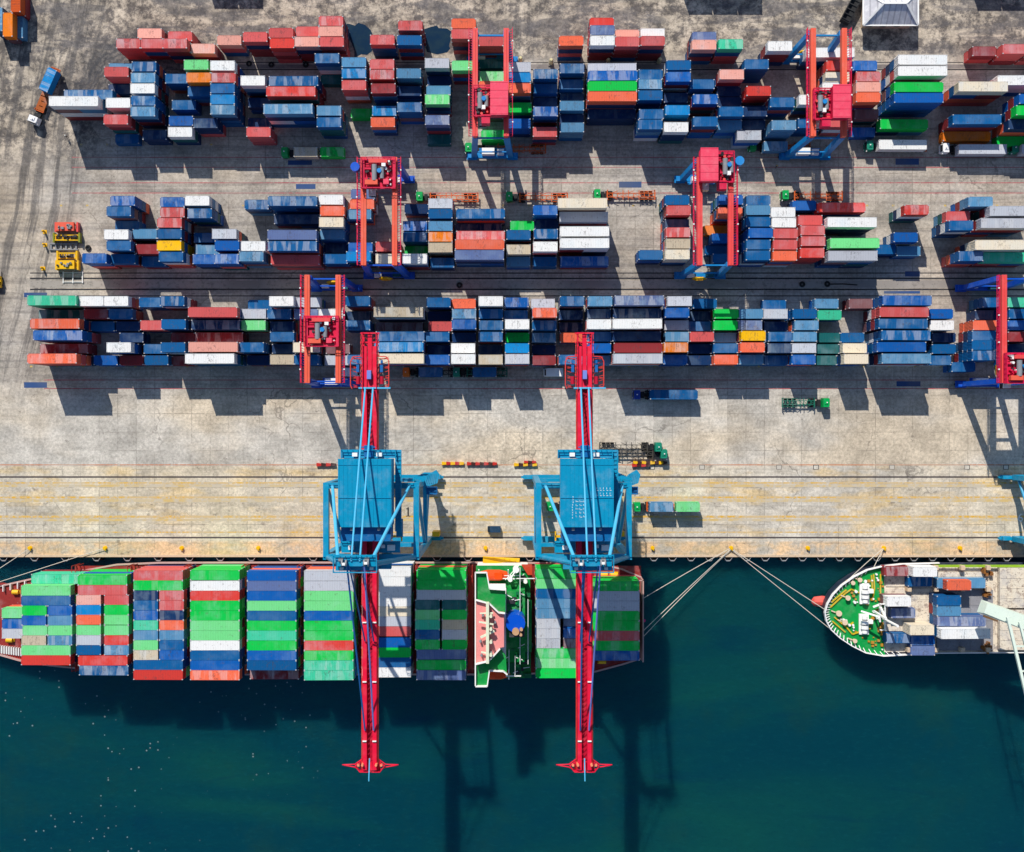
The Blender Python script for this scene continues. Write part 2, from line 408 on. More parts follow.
# floating specks of foam
sp = t.n.new('ShaderNodeTexVoronoi'); sp.inputs['Scale'].default_value = 1.0; t.put(sp.inputs['Vector'], v)
msk = t.ma('MULTIPLY', t.step(sp.outputs['Distance'], .26, .18), t.step(t.noise(v, .022, 4, .6, 1.8), .50, .58))
sel = t.xyz(sp.outputs['Color'])[0]
msk = t.ma('MULTIPLY', msk, t.ma('MULTIPLY', t.step(sel, .86, .88), t.step(x, -25, -50)))
k = t.mix(t.ma('MULTIPLY', msk, .6), k, (.35,.42,.42,1))
h = t.ma('ADD', t.noise(t.scalev(v,1,1.8), .7, 7, .68), t.ma('MULTIPLY', t.noise(v, .12, 3), 2))
rip = t.noise(t.scalev(v, .8, 2.2), .55, 8, .75)  # ripple glints and dark troughs are painted into the water colour
k = t.mix(t.ma('MULTIPLY', t.step(rip, .52, .68), .28), k, (.006, .085, .095, 1))
k = t.mix(t.ma('MULTIPLY', t.step(rip, .46, .34), .3), k, (.0, .03, .05, 1))
t.bump(h, .5, .35)
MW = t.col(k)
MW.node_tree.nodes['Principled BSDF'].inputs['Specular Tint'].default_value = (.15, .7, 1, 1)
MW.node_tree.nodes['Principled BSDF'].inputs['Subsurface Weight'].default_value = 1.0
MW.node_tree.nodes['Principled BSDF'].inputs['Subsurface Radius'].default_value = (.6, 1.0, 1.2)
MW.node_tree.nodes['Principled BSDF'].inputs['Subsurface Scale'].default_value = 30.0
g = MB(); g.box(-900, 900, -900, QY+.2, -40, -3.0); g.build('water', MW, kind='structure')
# ------------------------------------------------------------------ containers
L2, L4, WID = 6.06, 12.19, 2.44
def body_mb(L, h, m=None, col=None, off=(0,0,0), rot=False, roofmi=1, castmi=2, ccol=None):
    """walls, corner posts, rails and castings of one container, base at z=0"""
    m = m or MB(); x, y = L/2, WID/2
    i0 = len(m.v)
    m.box(-x+.03, x-.03, -y+.03, y-.03, .12, h-.09, 0, col)
    for s in (-1, 1):
        m.box(-x, x, s*y-.06 if s > 0 else -y, y if s > 0 else -y+.06, h-.12, h-.015, 0, col)
        m.box(-x, x, s*y-.08 if s > 0 else -y, y if s > 0 else -y+.08, .02, .17, 0, col)
        m.box(s*x-.08 if s > 0 else -x, x if s > 0 else -x+.08, -y+.06, y-.06, h-.12, h-.015, 0, col)
        for q in (-1, 1):
            m.cbox(s*(x-.08), q*(y-.07), h/2, .16, .14, h-.2, 0)
            for zz in (.06, h-.06): m.cbox(s*(x-.10), q*(y-.10), zz, .28, .24, .15, castmi)
    for k in range(len(m.c)):
        if m.c[k] is None: m.c[k] = col if m.mi[k] != castmi else ccol
    return m
def roof_mb(L, h, m=None, col=None, mi=0):
    m = m or MB(); x, y = L/2, WID/2
    m.box(-x+.085, x-.085, -y+.065, y-.065, h-.088, h-.045, mi, col); return m
def door_mb(h):
    m = MB(); x = 0
    for s in (-1, 1):
        m.box(-.02, .03, s*.59-.55, s*.59+.55, .2, h-.16)
        for q in (-.25, .25):
            m.tube([(.06, s*.59+q, .2), (.06, s*.59+q, h-.16)], .025, 5)
        m.cbox(.07, s*.59, 1.1, .04, .5, .05)
    return m
_mesh = {}
def cm(kind, L, h):
    key = (kind, L, h)
    if key not in _mesh:
        if kind == 'body': _mesh[key] = body_mb(L, h).mesh('container_body', [M_WALL, M_ROOF, M_CAST])
        if kind == 'roof': _mesh[key] = roof_mb(L, h).mesh('container_roof', [M_ROOF])
        if kind == 'door': _mesh[key] = door_mb(h).mesh('container_door', [M_WALL])
    return _mesh[key]
CONT = []   # dicts: x y z L h c rot block px area
def add(zone, zx, zy, L, t, c, ox, oy, hh=None, z0=0.0, low=True, block=None):
    """zx, zy in 5.12x zoom pixels: left edge and centre line of the container's roof"""
    Lm = L4 if L == 4 else L2
    h = hh or (2.9 if L == 4 else 2.59)
    top = z0 + t*h
    x, y = W(ox + zx/5.12, oy + zy/5.12, top)
    CONT.append(dict(x=x+Lm/2, y=y, z=top-h, L=Lm, h=h, c=c, rot=0, block=zone, n=t, z0=z0, low=low)); return CONT[-1]
def parse(zone, txt, ox, oy, **k):
    out = []
    for e in txt.split(','):
        p = e.split()
        if len(p) == 5: out.append(add(zone, float(p[0]), float(p[1]), int(p[2]), int(p[3]), p[4], ox, oy, **k))
    return out
# upper yard block, read region by region
parse('upper', '''557 348 2 2 f,533 400 2 4 r,327 452 4 3 b,250 502 4 4 w,555 470 2 2 n,542 525 2 4 w,675 340 2 4 b,670 397 2 4 f,
667 452 2 4 w,670 515 2 4 b,668 570 2 4 f,530 632 2 4 r,590 690 2 1 b,730 690 2 2 n,865 400 2 3 b,880 525 2 2 b,865 618 2 3 B,860 675 2 3 w''', 0, 0)
parse('back', '704 170 2 3 P,612 222 2 3 r,703 222 2 3 r,860 185 2 3 r,832 222 2 4 r', 0, 0)
parse('back', '''55 248 2 3 P,190 205 2 3 P,322 188 2 4 r,468 170 2 4 r,468 218 2 4 R,600 160 2 3 r,590 205 2 4 P,700 112 2 4 r,700 162 2 4 P,700 212 2 4 r''', 180, 0)
parse('upper', '''20 333 2 4 l,18 397 2 4 o,155 335 2 4 w,155 397 2 4 r,155 452 2 4 b,155 512 2 4 s,155 567 2 4 f,40 478 2 3 b,68 620 2 3 n,
310 412 2 4 w,455 418 4 4 b,440 463 4 4 R,350 525 2 2 n,425 557 4 4 f,350 628 2 1 n,340 675 2 3 r,700 566 2 4 f,700 625 2 4 b,690 320 2 4 b,
720 385 2 1 T,828 318 2 4 f,828 375 2 4 s,828 435 2 4 r,880 580 2 1 G''', 180, 0)
parse('back', '195 130 2 4 r,52 203 2 4 r,190 205 2 4 b,468 122 2 4 O,468 170 2 4 r,608 210 2 4 r', 360, 0)
parse('upper', '''50 330 2 4 r,50 378 2 4 r,57 452 2 4 m,57 567 2 3 s,55 625 2 3 O,187 375 2 4 f,190 465 2 3 n,190 548 2 4 b,332 335 2 4 g,345 400 2 2 n,
340 463 2 3 f,333 508 2 4 l,333 627 2 4 p,345 700 2 1 T,470 335 2 4 l,612 325 2 1 T,612 390 2 3 l,608 440 2 4 O,612 585 2 1 k,620 690 2 2 G,
750 345 2 4 g,750 393 2 4 s,750 450 2 4 O,755 550 2 3 G,750 632 2 3 B,888 378 2 4 b,888 455 2 3 b,888 520 2 2 n,888 570 2 4 B,885 675 2 3 r''', 360, 0)
parse('back', '98 208 2 4 O,255 115 2 3 R,258 155 2 4 p,258 205 2 4 w,385 177 2 3 P,385 212 2 4 r,515 170 2 3 w,515 208 2 4 r,780 187 2 3 p,778 228 2 4 P,915 225 2 4 t', 540, 0)
parse('upper', '''102 350 2 4 b,98 433 2 3 b,102 500 2 2 n,102 545 2 3 f,102 605 2 2 n,102 652 2 3 f,245 348 4 3 g,248 392 4 4 B,245 455 4 4 G,245 500 4 4 O,
245 555 4 2 n,505 380 2 3 b,500 430 2 4 f,503 487 2 4 b,508 585 2 4 b,503 635 2 4 b,648 333 2 4 b,648 392 2 4 B,635 500 2 2 n,642 563 2 4 s,635 650 2 4 w,
770 430 2 3 b,785 507 2 4 B,785 622 2 4 b,920 390 2 4 P,910 465 2 2 n,912 515 2 2 n,918 580 2 4 b,910 632 2 3 f''', 540, 0)
parse('upper', '''125 328 2 4 b,130 465 2 4 R,120 578 2 3 n,110 632 2 2 n,88 690 2 3 g,255 523 2 4 b,265 640 2 4 f,405 510 2 4 w,
545 335 2 4 R,540 395 2 4 c,525 445 2 4 w,400 630 2 3 b,550 625 2 3 r,680 335 2 4 B,697 393 2 4 r,697 450 2 4 P,697 510 2 4 O,690 562 2 2 k,
685 677 2 1 B''', 720, 0)
parse('back', '245 235 2 4 w,440 268 4 3 w', 720, 0)
parse('upper', '''380 305 4 4 w,380 362 4 4 w,360 445 4 4 G,360 500 4 4 B,275 635 4 2 G,690 440 4 4 c,890 412 4 3 w,660 625 4 3 b,
610 683 4 1 o,985 565 4 4 G,1000 505 4 4 B,945 655 4 3 n,885 704 4 1 G''', 824, 0)
parse('back', '760 262 2 2 m,915 250 2 3 r,1050 250 2 3 r', 824, 0)
# middle yard block
parse('middle', '''565 318 2 4 B,545 365 2 4 b,590 430 2 2 b,540 483 2 4 w,672 480 2 3 f,820 318 2 4 B,820 370 2 4 r,805 422 2 4 r,545 540 2 4 b,695 558 2 3 m,
805 480 2 4 b,803 540 2 4 y,427 605 2 4 B,562 608 2 3 b,735 620 2 2 b,803 597 2 4 b''', 0, 140)
parse('middle', '''25 310 2 4 w,38 375 2 4 b,75 500 2 2 b,80 560 2 2 f,160 480 2 4 g,178 540 2 4 B,65 610 2 3 B,178 608 2 4 B,312 543 2 4 w,
300 595 2 4 f,330 330 2 3 b,455 312 4 4 b,495 405 4 2 n,450 485 4 4 p,450 542 4 4 b,465 612 4 3 r,707 305 2 4 w,707 362 2 4 O,707 420 2 4 c,
717 488 2 3 f,735 550 2 1 n,740 608 2 3 b,875 280 2 3 p,870 328 2 3 O,855 375 2 3 f,845 595 2 4 s,862 550 2 3 B''', 180, 140)
parse('middle', '''80 545 2 3 r,80 607 2 4 c,218 607 2 4 w,228 352 2 2 n,220 440 2 3 B,220 500 2 3 b,228 562 2 1 G,350 325 2 3 g,350 375 2 3 b,
350 440 2 3 f,350 495 2 3 o,350 550 2 3 q,360 628 2 2 b,493 385 4 3 b,485 445 4 1 n,493 490 4 3 r,487 537 4 4 O,485 585 4 4 p,750 485 2 3 b,
775 440 2 2 G,750 560 2 3 q,750 622 2 2 f,887 362 2 4 B,890 430 2 2 n,890 478 2 3 b,887 545 2 4 w,885 622 2 2 b''', 360, 140)
parse('middle', '''92 322 4 4 c,97 392 4 3 g,103 467 4 4 w,103 527 4 4 w,105 620 4 2 B,505 588 2 3 b,640 308 2 4 b,648 358 2 4 r,640 430 2 3 n,
645 472 2 4 r,645 530 2 4 q,642 585 2 4 c,915 305 2 4 B,912 370 2 4 O,880 510 2 2 B,885 565 2 2 b,840 500 2 1 o,845 560 2 1 b''', 540, 140)
parse('middle', '''135 308 2 3 b,135 358 2 4 f,135 418 2 4 b,148 470 2 4 B,135 535 2 4 b,133 590 2 4 b,258 370 2 4 w,265 425 2 4 w,272 478 2 4 r,
272 535 2 4 r,270 592 2 4 O,375 335 2 2 B,495 345 4 2 R,405 410 2 3 r,415 462 2 4 r,415 517 2 4 r,410 577 2 4 R,545 420 4 4 w,565 527 4 4 l,
555 592 4 4 g,800 550 2 2 b,890 507 2 3 B,885 568 2 2 f''', 720, 140)
parse('middle', '''412 357 2 4 R,625 385 2 3 r,640 437 2 4 b,740 330 2 4 f,850 352 4 4 g,805 425 4 4 g,775 540 4 4 c,815 600 4 3 t,690 590 2 4 b''', 824, 140)
# lower yard block: the six rows are regular, x is in picture pixels
ROW3 = [306.0 + 11.1*i for i in range(6)]
LOW = ['''30.3 4 4 t,76.2 2 4 w,103.5 2 4 w,142 2 3 b,157 2 4 b,248 2 1 b,269.3 2 4 w,296 2 3 g,345.6 2 4 b,426.4 2 3 b,451.8 2 2 O,478.6 2 4 w,504.5 2 3 B,531 2 2 g,
560 2 4 b,587.9 2 4 f,614.8 4 4 p,667.5 2 4 g,693 2 2 b,762.6 2 1 b,814.7 2 2 f,849 2 2 k,882.6 4 4 B,983 2 3 b,1008 2 3 t''',
'''42 4 2 T,81 2 3 m,108 2 3 b,189.8 4 4 r,240 2 3 g,267 2 3 b,295.5 2 3 p,318 2 3 w,345.6 2 1 n,373.7 4 4 q,427.5 2 1 n,452 2 3 f,479 2 3 b,504 2 2 b,532.5 2 4 O,
559 2 2 n,587 2 3 n,613 4 3 n,665 2 4 B,692 2 1 n,711.5 2 3 G,737 2 3 f,763 2 3 g,792.7 2 3 b,817.7 2 2 t,879.7 4 4 r,929 2 3 B,975 2 2 n,1009 2 3 b''',
'''31.2 4 4 O,89.6 2 2 b,115.8 2 2 n,141.6 2 3 r,160 2 4 b,192.7 4 3 n,240 2 3 l,270 2 2 n,346 2 3 b,375.6 4 1 k,428.4 2 2 r,451.8 2 4 B,479 2 3 b,505 2 4 w,532.5 2 3 b,
559 2 1 n,587 2 4 w,613 4 4 w,664.6 2 3 g,690 2 2 b,712 2 3 G,737 2 3 p,764 2 2 n,794.6 2 3 f,878.7 4 4 b,930 2 3 w,973 2 3 O,1008 2 3 B''',
'''33 4 4 B,119.5 2 2 n,171 2 2 m,195 4 2 m,270 2 3 b,376.6 4 3 b,424.5 2 3 b,452 2 2 n,478.6 2 3 b,505.5 2 2 G,532 2 2 f,560 2 2 O,588 2 3 b,612 4 3 n,
665 2 3 f,690.5 2 3 r,714 2 2 g,739 2 4 y,769 2 3 b,792 2 3 f,817 2 2 T,839.7 2 2 b,881.6 4 4 b,932 2 2 n,972 2 3 b,1008 2 3 m''',
'''40 4 2 m,106.5 2 4 w,144.5 2 2 b,160 2 4 b,189.8 4 4 P,238 2 4 b,272 2 2 n,293 2 4 c,326 2 2 k,375.6 4 4 s,425.5 2 1 n,451 2 3 w,478.6 2 1 n,505 2 3 s,532 2 1 n,
587 2 3 B,615 4 3 m,662.6 2 4 o,687.5 2 2 n,714 2 3 b,739.5 2 4 O,768 2 3 n,791.7 2 3 g,817 2 2 T,841 2 3 c,877 4 4 B,932 2 2 b,972 2 4 b,1008 2 2 n''',
'''27.3 4 4 O,93.7 2 2 B,119.5 2 2 m,146.5 2 2 b,170 2 1 m,185 4 4 w,247 2 2 n,270 2 3 q,294 2 3 b,326.5 2 2 g,345.6 2 3 b,374.6 4 4 c,425.5 2 3 B,451 2 4 w,
478.6 2 3 q,505 2 4 g,532 2 2 m,559 2 3 b,588 2 2 f,612 4 4 g,663.5 2 3 B,687.5 2 2 n,714 2 3 O,739.5 2 3 f,767 2 2 b,789 2 3 B,815 2 2 T,842 2 4 c,882 4 4 f,
931.5 2 2 b,947.5 2 2 b,972 2 4 b,1008 2 3 b''']
for r, row in enumerate(LOW):
    for e in row.split(','):
        p = e.split(); x, L, t, c = float(p[0]), int(p[1]), int(p[2]), p[3]
        h = 2.9 if L == 4 else 2.59; top = t*h
        py = 426 + (ROW3[r]-426) * CAMH/(CAMH-top)
        add('lower', (x)*5.12, py*5.12, L, t, c, 0, 0)
# push apart the footprints that touch
def relax(items, gap=.14):
    items = sorted(items, key=lambda d: d['x'])
    for it in range(60):
        mv = 0
        for i, a in enumerate(items):
            for b in items[i+1:]:
                if b['x'] - a['x'] > 14: continue
                ox = (a['L']+b['L'])/2 + .12 - abs(a['x']-b['x']); oy = WID + gap - abs(a['y']-b['y'])
                if ox > .001 and oy > .001:
                    mv += 1
                    if oy < ox or ox > 3.0:
                        s = 1 if a['y'] > b['y'] else -1; a['y'] += s*oy/2; b['y'] -= s*oy/2
                    else:
                        s = 1 if a['x'] > b['x'] else -1; a['x'] += s*ox/2; b['x'] -= s*ox/2
        if not mv: break
    print('relax', len(items), 'left', mv)
relax([d for d in CONT if d['block'] in ('upper','back')])
relax([d for d in CONT if d['block'] == 'middle'])
relax([d for d in CONT if d['block'] == 'lower'])
# the container ship's bays: x is the zoom pixel of the roof's left edge
SHZ = 2.0
def bay(n, txt, ox, L=4, half=0, t=4):
    out = []
    for e in txt.split(','):
        p = e.split(); tt = int(p[3]) if len(p) > 3 else t
        d = add('ship', float(p[0]), float(p[1]), L, tt, p[2], ox, 540, hh=2.6, z0=SHZ); d['bay'] = n; d['half'] = half; out.append(d)
    return out
bay(0, '20 375 l 3,20 430 B 3,20 478 g 3', 0, 2)
bay(1, '160 228 t 3,108 262 l,108 312 b,108 560 l,108 612 R', 0)
bay(1, '105 362 G,105 408 B,103 457 l,103 507 q', 0, 2, 1); bay(1, '243 362 B,243 409 f,243 460 l,243 508 f', 0, 2, 2)
bay(2, '398 207 G,398 258 r,400 617 R,405 668 b', 0); bay(2, '390 308 P,390 356 s,390 406 O,390 462 l,390 512 g,390 563 b', 0, 2, 1); bay(2, '533 308 r,533 356 G,533 406 l,533 462 l,533 513 R,533 563 f', 0, 2, 2)
bay(3, '683 183 r,683 238 G,683 638 b,683 690 R', 0); bay(3, '683 290 n,683 337 b,683 384 B,683 435 t,683 485 f,683 534 l,683 584 q', 0, 2, 1); bay(3, '815 290 r,815 337 r,815 385 n,815 435 O,815 485 f,815 534 b,815 584 B', 0, 2, 2)
bay(4, '52 180 G,52 235 w,52 287 R,52 336 G,52 386 G,52 437 l,52 488 l,52 540 w,52 590 b,52 640 B,52 690 O', 180)
bay(5, '343 185 B,343 237 p,343 287 B,343 338 l,343 387 b,343 437 G,343 488 t,343 538 G,343 590 B,343 640 b,358 688 m 3', 180)
bay(6, '635 183 g,635 237 g,635 288 l,635 338 l,635 388 B,635 437 G,635 488 G,635 540 R,635 590 G,635 640 t,635 690 t', 180)
bay(7, '110 162 w,110 215 w,110 265 w,110 315 w,110 365 c,110 413 g,110 468 r,110 525 B,110 577 G,110 627 b,110 677 w', 340)
bay(8, '392 180 G,392 231 G,392 287 g,392 583 p,392 640 G,392 692 p', 340); bay(8, '385 335 T,385 384 l,385 434 t,385 483 b,385 530 G', 340, 2, 1); bay(8, '522 335 T,522 384 G,522 434 q,522 483 g,522 530 G', 340, 2, 2)
bay(9, '183 172 G,183 228 l,183 277 b,183 327 f,183 376 f,183 570 G,183 625 l,183 680 G', 500); bay(9, '183 432 g,183 481 g 4,183 520 g', 500, 2, 1); bay(9, '325 432 g 3,325 483 B,325 522 k', 500, 2, 2)
bay(10, '462 237 G,462 290 g,462 340 g,462 388 G,462 440 G,462 490 r,462 540 G,462 589 B', 500)
bays = {}
for d in CONT:
    if d['block'] == 'ship': bays.setdefault((d['bay'], d['half']), []).append(d)
relax([d for d in CONT if d['block'] == 'ship'], .02)
# cargo on the second ship
S2Z = 4.5
def ship2(txt, z0=S2Z):
    for e in txt.split(','):
        p = e.split(); add('freighter', float(p[0]), float(p[1]), int(p[2]), int(p[3]), p[4], 824, 540, hh=2.6, z0=z0)
ship2('325 160 2 1 m,440 163 2 2 w,430 213 2 1 b,580 222 4 1 f,630 232 2 2 O,322 315 2 2 w,345 375 2 1 p,578 312 2 2 b,578 365 2 2 f,580 418 4 2 p,600 478 4 3 w,440 465 2 2 c,440 520 2 1 B,322 500 2 1 b,445 560 2 1 p')
f2 = [d for d in CONT if d['block'] == 'freighter']
f2 = [d for d in f2 if not (d['c'] == 'O' and d['n'] == 2)]
CONT = [d for d in CONT if not (d['block'] == 'freighter' and d not in f2)]
# rust-red box standing on the pale one beside the hatch
relax(f2)
e = add('freighter', 630, 232, 2, 2, 'O', 824, 540, hh=2.6, z0=S2Z); e['low'] = False
# containers standing lengthwise in the top left corner
for px, py, c, t in ((15.5,0,'O',2),(7.6,24.5,'O',2),(-2.5,19,'f',2),(18.0,26,'f',1)):
    h = 2.59; x, y = W(px, py, t*h)
    CONT.append(dict(x=x, y=y, z=t*h-h, L=L2, h=h, c='o' if c == 'O' else c, rot=1, rust=1, block='corner', n=t, z0=0, low=True))
# stacks just outside the frame whose shadows lie across its edges
def off(x0, x1, py, t=4, rot=0):
    x = x0
    while x < x1:
        X, Y = W(x, py)
        CONT.append(dict(x=X, y=Y, z=(t-1)*2.59, L=L2, h=2.59, c=R.choice('bBnOrm'), rot=rot, block='off', n=t, z0=0, low=True)); x += 25 if not rot else 1e9
off(212, 260, -40); off(212, 260, -52); off(686, 745, -34); off(686, 745, -46); off(975, 1040, -38); off(975, 1070, -50)
for k in range(12): off(-23.5, 0, 46+25.5*k, 5, 1)
# containers on trailers (label, centre px, py, deg, length, colour)
TRK = []
def load(px, py, deg, L, c, desc, h=None):
    h = h or 2.6; z0 = 1.42; x, y = W(px, py, z0+h)
    d = dict(x=x, y=y, z=z0, L=L4 if L == 4 else L2, h=h, c=c, rot=0, ang=math.radians(deg), block='truck', n=1, z0=z0, low=False, desc=desc)
    CONT.append(d); return d
load(305.5,151.8,0,2,'q','grey-green short container directly behind green tractor on the upper lane')
load(332,151.8,0,2,'G','bright green short container at the tail of the upper lane trailer')
load(776,146,0,2,'f','faded blue short container on trailer left of the blue crane leg')
load(903,144.5,0,4,'w','long white container on trailer behind a dark green tractor')
load(983,149.0,0,4,'g','long weathered silver container on trailer behind the white cab')
load(1046,149.0,0,4,'g','long silver container on trailer cut by the right picture edge')
load(430.5,372,0,2,'b','blue short container on trailer behind the orange cab')
load(484.5,372,0,2,'b','blue short container on trailer beside stacks, two trailers right of the orange cab')
load(674,394.6,0,4,'b','long blue container on trailer alone on the open apron')
load(661.5,507,0,2,'f','faded blue short container between green tractor and green container on the quay')
load(688,507,0,2,'l','light green short container on the trailer tail on the quay')
load(47.6,79.5,66,2,'s','bright blue short container at the rear of the slanting truck, top left')
# ---- visible roof area, to pick the 300 that show largest
buf = {}
order = sorted(range(len(CONT)), key=lambda i: CONT[i]['z'] + CONT[i]['h'])
for i in order:
    d = CONT[i]; zt = d['z'] + d['h']; s = F/(CAMH-zt)
    lx, ly = (d['L']/2, WID/2) if not d['rot'] else (WID/2, d['L']/2)
    if d.get('ang'): lx = ly = d['L']/2*.7
    x0, x1 = 512+(d['x']-lx)*s, 512+(d['x']+lx)*s; y0, y1 = 426-(d['y']+ly)*s, 426-(d['y']-ly)*s
    sb = F/(CAMH-d['z0'])    # also the walls down to the base
    bx0, bx1 = 512+(d['x']-lx)*sb, 512+(d['x']+lx)*sb; by0, by1 = 426-(d['y']+ly)*sb, 426-(d['y']-ly)*sb
    for rx0, rx1, ry0, ry1, idn in ((min(x0,bx0),max(x1,bx1),min(y0,by0),max(y1,by1),-1), (x0,x1,y0,y1,i)):
        for yy in range(max(0, round(ry0)), min(852, round(ry1))):
            for xx in range(max(0, round(rx0)), min(1024, round(rx1))): buf[(xx,yy)] = idn
for (ax, ay, bx, by) in ((469,28,478,137),(503,28,511,137),(490,83,507,115),(475,85,490,125),(808,30,817,137),(838,28,853,137),(362,157,366,267),(392,157,402,267),(365,157,393,190),(695,158,704,262),(727,158,738,262),(703,150,717,180),(302,275,309,385),(335,275,343,385),(308,315,336,346),(1000,275,1008,385),(1008,350,1024,385),(362,560,378,770),(574,560,590,770),(351,355,388,388),(563,355,603,388),(338,555,375,575),(550,555,610,568)):
    for yy in range(ay, by):
        for xx in range(ax, bx): buf[(xx,yy)] = -1
cnt = {}
for v_ in buf.values(): cnt[v_] = cnt.get(v_, 0) + 1
for i, d in enumerate(CONT): d['area'] = cnt.get(i, 0)
vis = sorted([d for d in CONT if d['area'] > 0], key=lambda d: -d['area'])
must = [d for d in vis if d['block'] in ('truck','freighter','corner')]
rest = [d for d in vis if d not in must]
CH = must + rest[:300-len(must)]
print('containers', len(CONT), 'visible', len(vis), 'chosen', len(CH), 'smallest', CH[-1]['area'])
# ---- labels
ORD = ['zeroth','first','second','third','fourth','fifth','sixth','seventh','eighth','ninth','tenth','eleventh','twelfth','thirteenth','fourteenth','fifteenth','sixteenth','seventeenth','eighteenth','nineteenth','twentieth']
for a in ('twenty','thirty'):
    if a != 'twenty': ORD.append('thirtieth')
    ORD += [a+'-'+b for b in ORD[1:10]]
def rows_of(items, n, ytop, pitch):
    rows = [[] for _ in range(n)]
    for d in items:
        r = min(n-1, max(0, round((ytop - d['y'])/pitch))); rows[r].append(d)
    return rows
size = lambda d: 'long' if d['L'] > 10 else 'short'
def uniq(items):
    c = {}
    for d in items: c[(d['c'], d['L'])] = c.get((d['c'], d['L']), 0) + 1
    return c
names = {'upper': 'upper yard block', 'middle': 'middle yard block', 'lower': 'lower yard block', 'back': 'rear line'}
for blk, n in (('upper',6),('middle',6),('lower',6),('back',3)):
    items = [d for d in CONT if d['block'] == blk and d['area'] > 0]
    ys = sorted(d['y'] for d in items); y1 = ys[-max(1, len(ys)//25)]; y0 = ys[max(0, len(ys)//25)]
    if blk == 'back': y1 = ys[-1]; y0 = ys[0]
    rows = rows_of(items, n, y1, (y1-y0)/(n-1)); U = uniq(items)
    for r, row in enumerate(rows):
        row.sort(key=lambda d: d['x'])
        for k, d in enumerate(row):
            cn = PAL[d['c']][1]
            if U[(d['c'], d['L'])] == 1: d['label'] = 'the only %s %s container in the %s' % (cn, size(d), names[blk])
            else: d['label'] = '%s %s container, %s row down, %s from left, %s' % (cn, size(d), ORD[r+1], ORD[k+1], names[blk])
for bn in range(11):
    items = [d for d in CONT if d['block'] == 'ship' and d['bay'] == bn]
    U = uniq(items)
    for hf in (0,1,2):
        it = sorted([d for d in items if d['half'] == hf], key=lambda d: -d['y'])
        for k, d in enumerate(it):
            cn = PAL[d['c']][1]; hn = {0:'', 1:'left half of ', 2:'right half of '}[hf]
            where = '%scontainer ship bay %s from left' % (hn, ORD[bn+1]) if False else '%sship bay %s from the left' % (hn, ORD[bn+1])
            if U[(d['c'], d['L'])] == 1: d['label'] = 'the only %s %s container in the %s ship bay from left' % (cn, size(d), ORD[bn+1])
            else: d['label'] = '%s %s container, %s from quay, %s%s ship bay from left' % (cn, size(d), ORD[k+1], hn, ORD[bn+1])
            d['label'] = d['label'].replace('  ', ' ')
fl = {'m1':'maroon short container at quay side just behind the green foredeck','w2':'white short container at the quay-side corner of the smaller ship',
      }
fd = [d for d in CONT if d['block'] == 'freighter']
for d in sorted(fd, key=lambda d: -d['y']):
    same = [q for q in fd if q['c'] == d['c'] and q['L'] == d['L']]
    cn = PAL[d['c']][1]; base = '%s %s container on deck of the smaller moored ship' % (cn, size(d))
    if len(same) > 1:
        same.sort(key=lambda q: -q['y']); k = same.index(d)
        base += ', ' + (('nearest the quay' if k == 0 else 'farthest from the quay') if len(same) == 2 else ['nearest the quay','second nearest the quay','farthest from the quay'][min(k,2)])
    d['label'] = base
cl = ['orange container at the very top left corner, end cut off by the frame','orange container with long side vertical, left of the pale blue one','pale blue container cut by the left picture edge near the top','pale blue container with long side vertical, right of two orange ones']
for d, l in zip([d for d in CONT if d['block'] == 'corner'], cl): d['label'] = l
for d in CONT:
    if d['block'] == 'truck': d['label'] = d['desc']
GRP = {'upper':'containers stacked in the upper yard block','middle':'containers stacked in the middle yard block','lower':'containers stacked in the lower yard block','back':'containers in the rear line of stacks','ship':'containers on the large container ship','freighter':'containers on the smaller ship','corner':'containers in the top left corner','truck':'containers on trailers','off':'containers outside the frame'}
seen = set(); chosen_ids = set(id(d) for d in CH)
for d in CH:
    lb = d['label']; assert lb not in seen, lb; seen.add(lb)
    o = bpy.data.objects.new('shipping_container', cm('body', d['L'], d['h'])); COL.objects.link(o)
    o.location = (d['x'], d['y'], d['z']); ang = d.get('ang', math.pi/2 if d['rot'] else 0)
    if abs(ang) < .01: ang += R.uniform(-.006, .006)
    o.rotation_euler = (0,0,ang)
    c = PAL[d['c']][0]; f = R.uniform(.85, 1.12); c = tuple(min(.9, a*f) for a in c[:3]) + (1,)
    if d['c'] in 'wc': c = PAL[d['c']][0]
    if d.get('rust') and d['c'] == 'o': c = C(206,84,26)
    o.color = c; tag(o, lb, 'container', GRP[d['block']])
    rf = bpy.data.objects.new('roof', cm('roof', d['L'], d['h'])); COL.objects.link(rf); rf.parent = o; rf.color = c
    sx = (d['x'])
    if abs(sx) > 12 and not d['rot']:
        dr = bpy.data.objects.new('door', cm('door', 0, d['h'])); COL.objects.link(dr); dr.parent = o; dr.color = c
        s = -1 if sx > 0 else 1
        dr.location = (s*(d['L']/2-.02), 0, 0); dr.rotation_euler = (0, 0, 0 if s > 0 else math.pi)
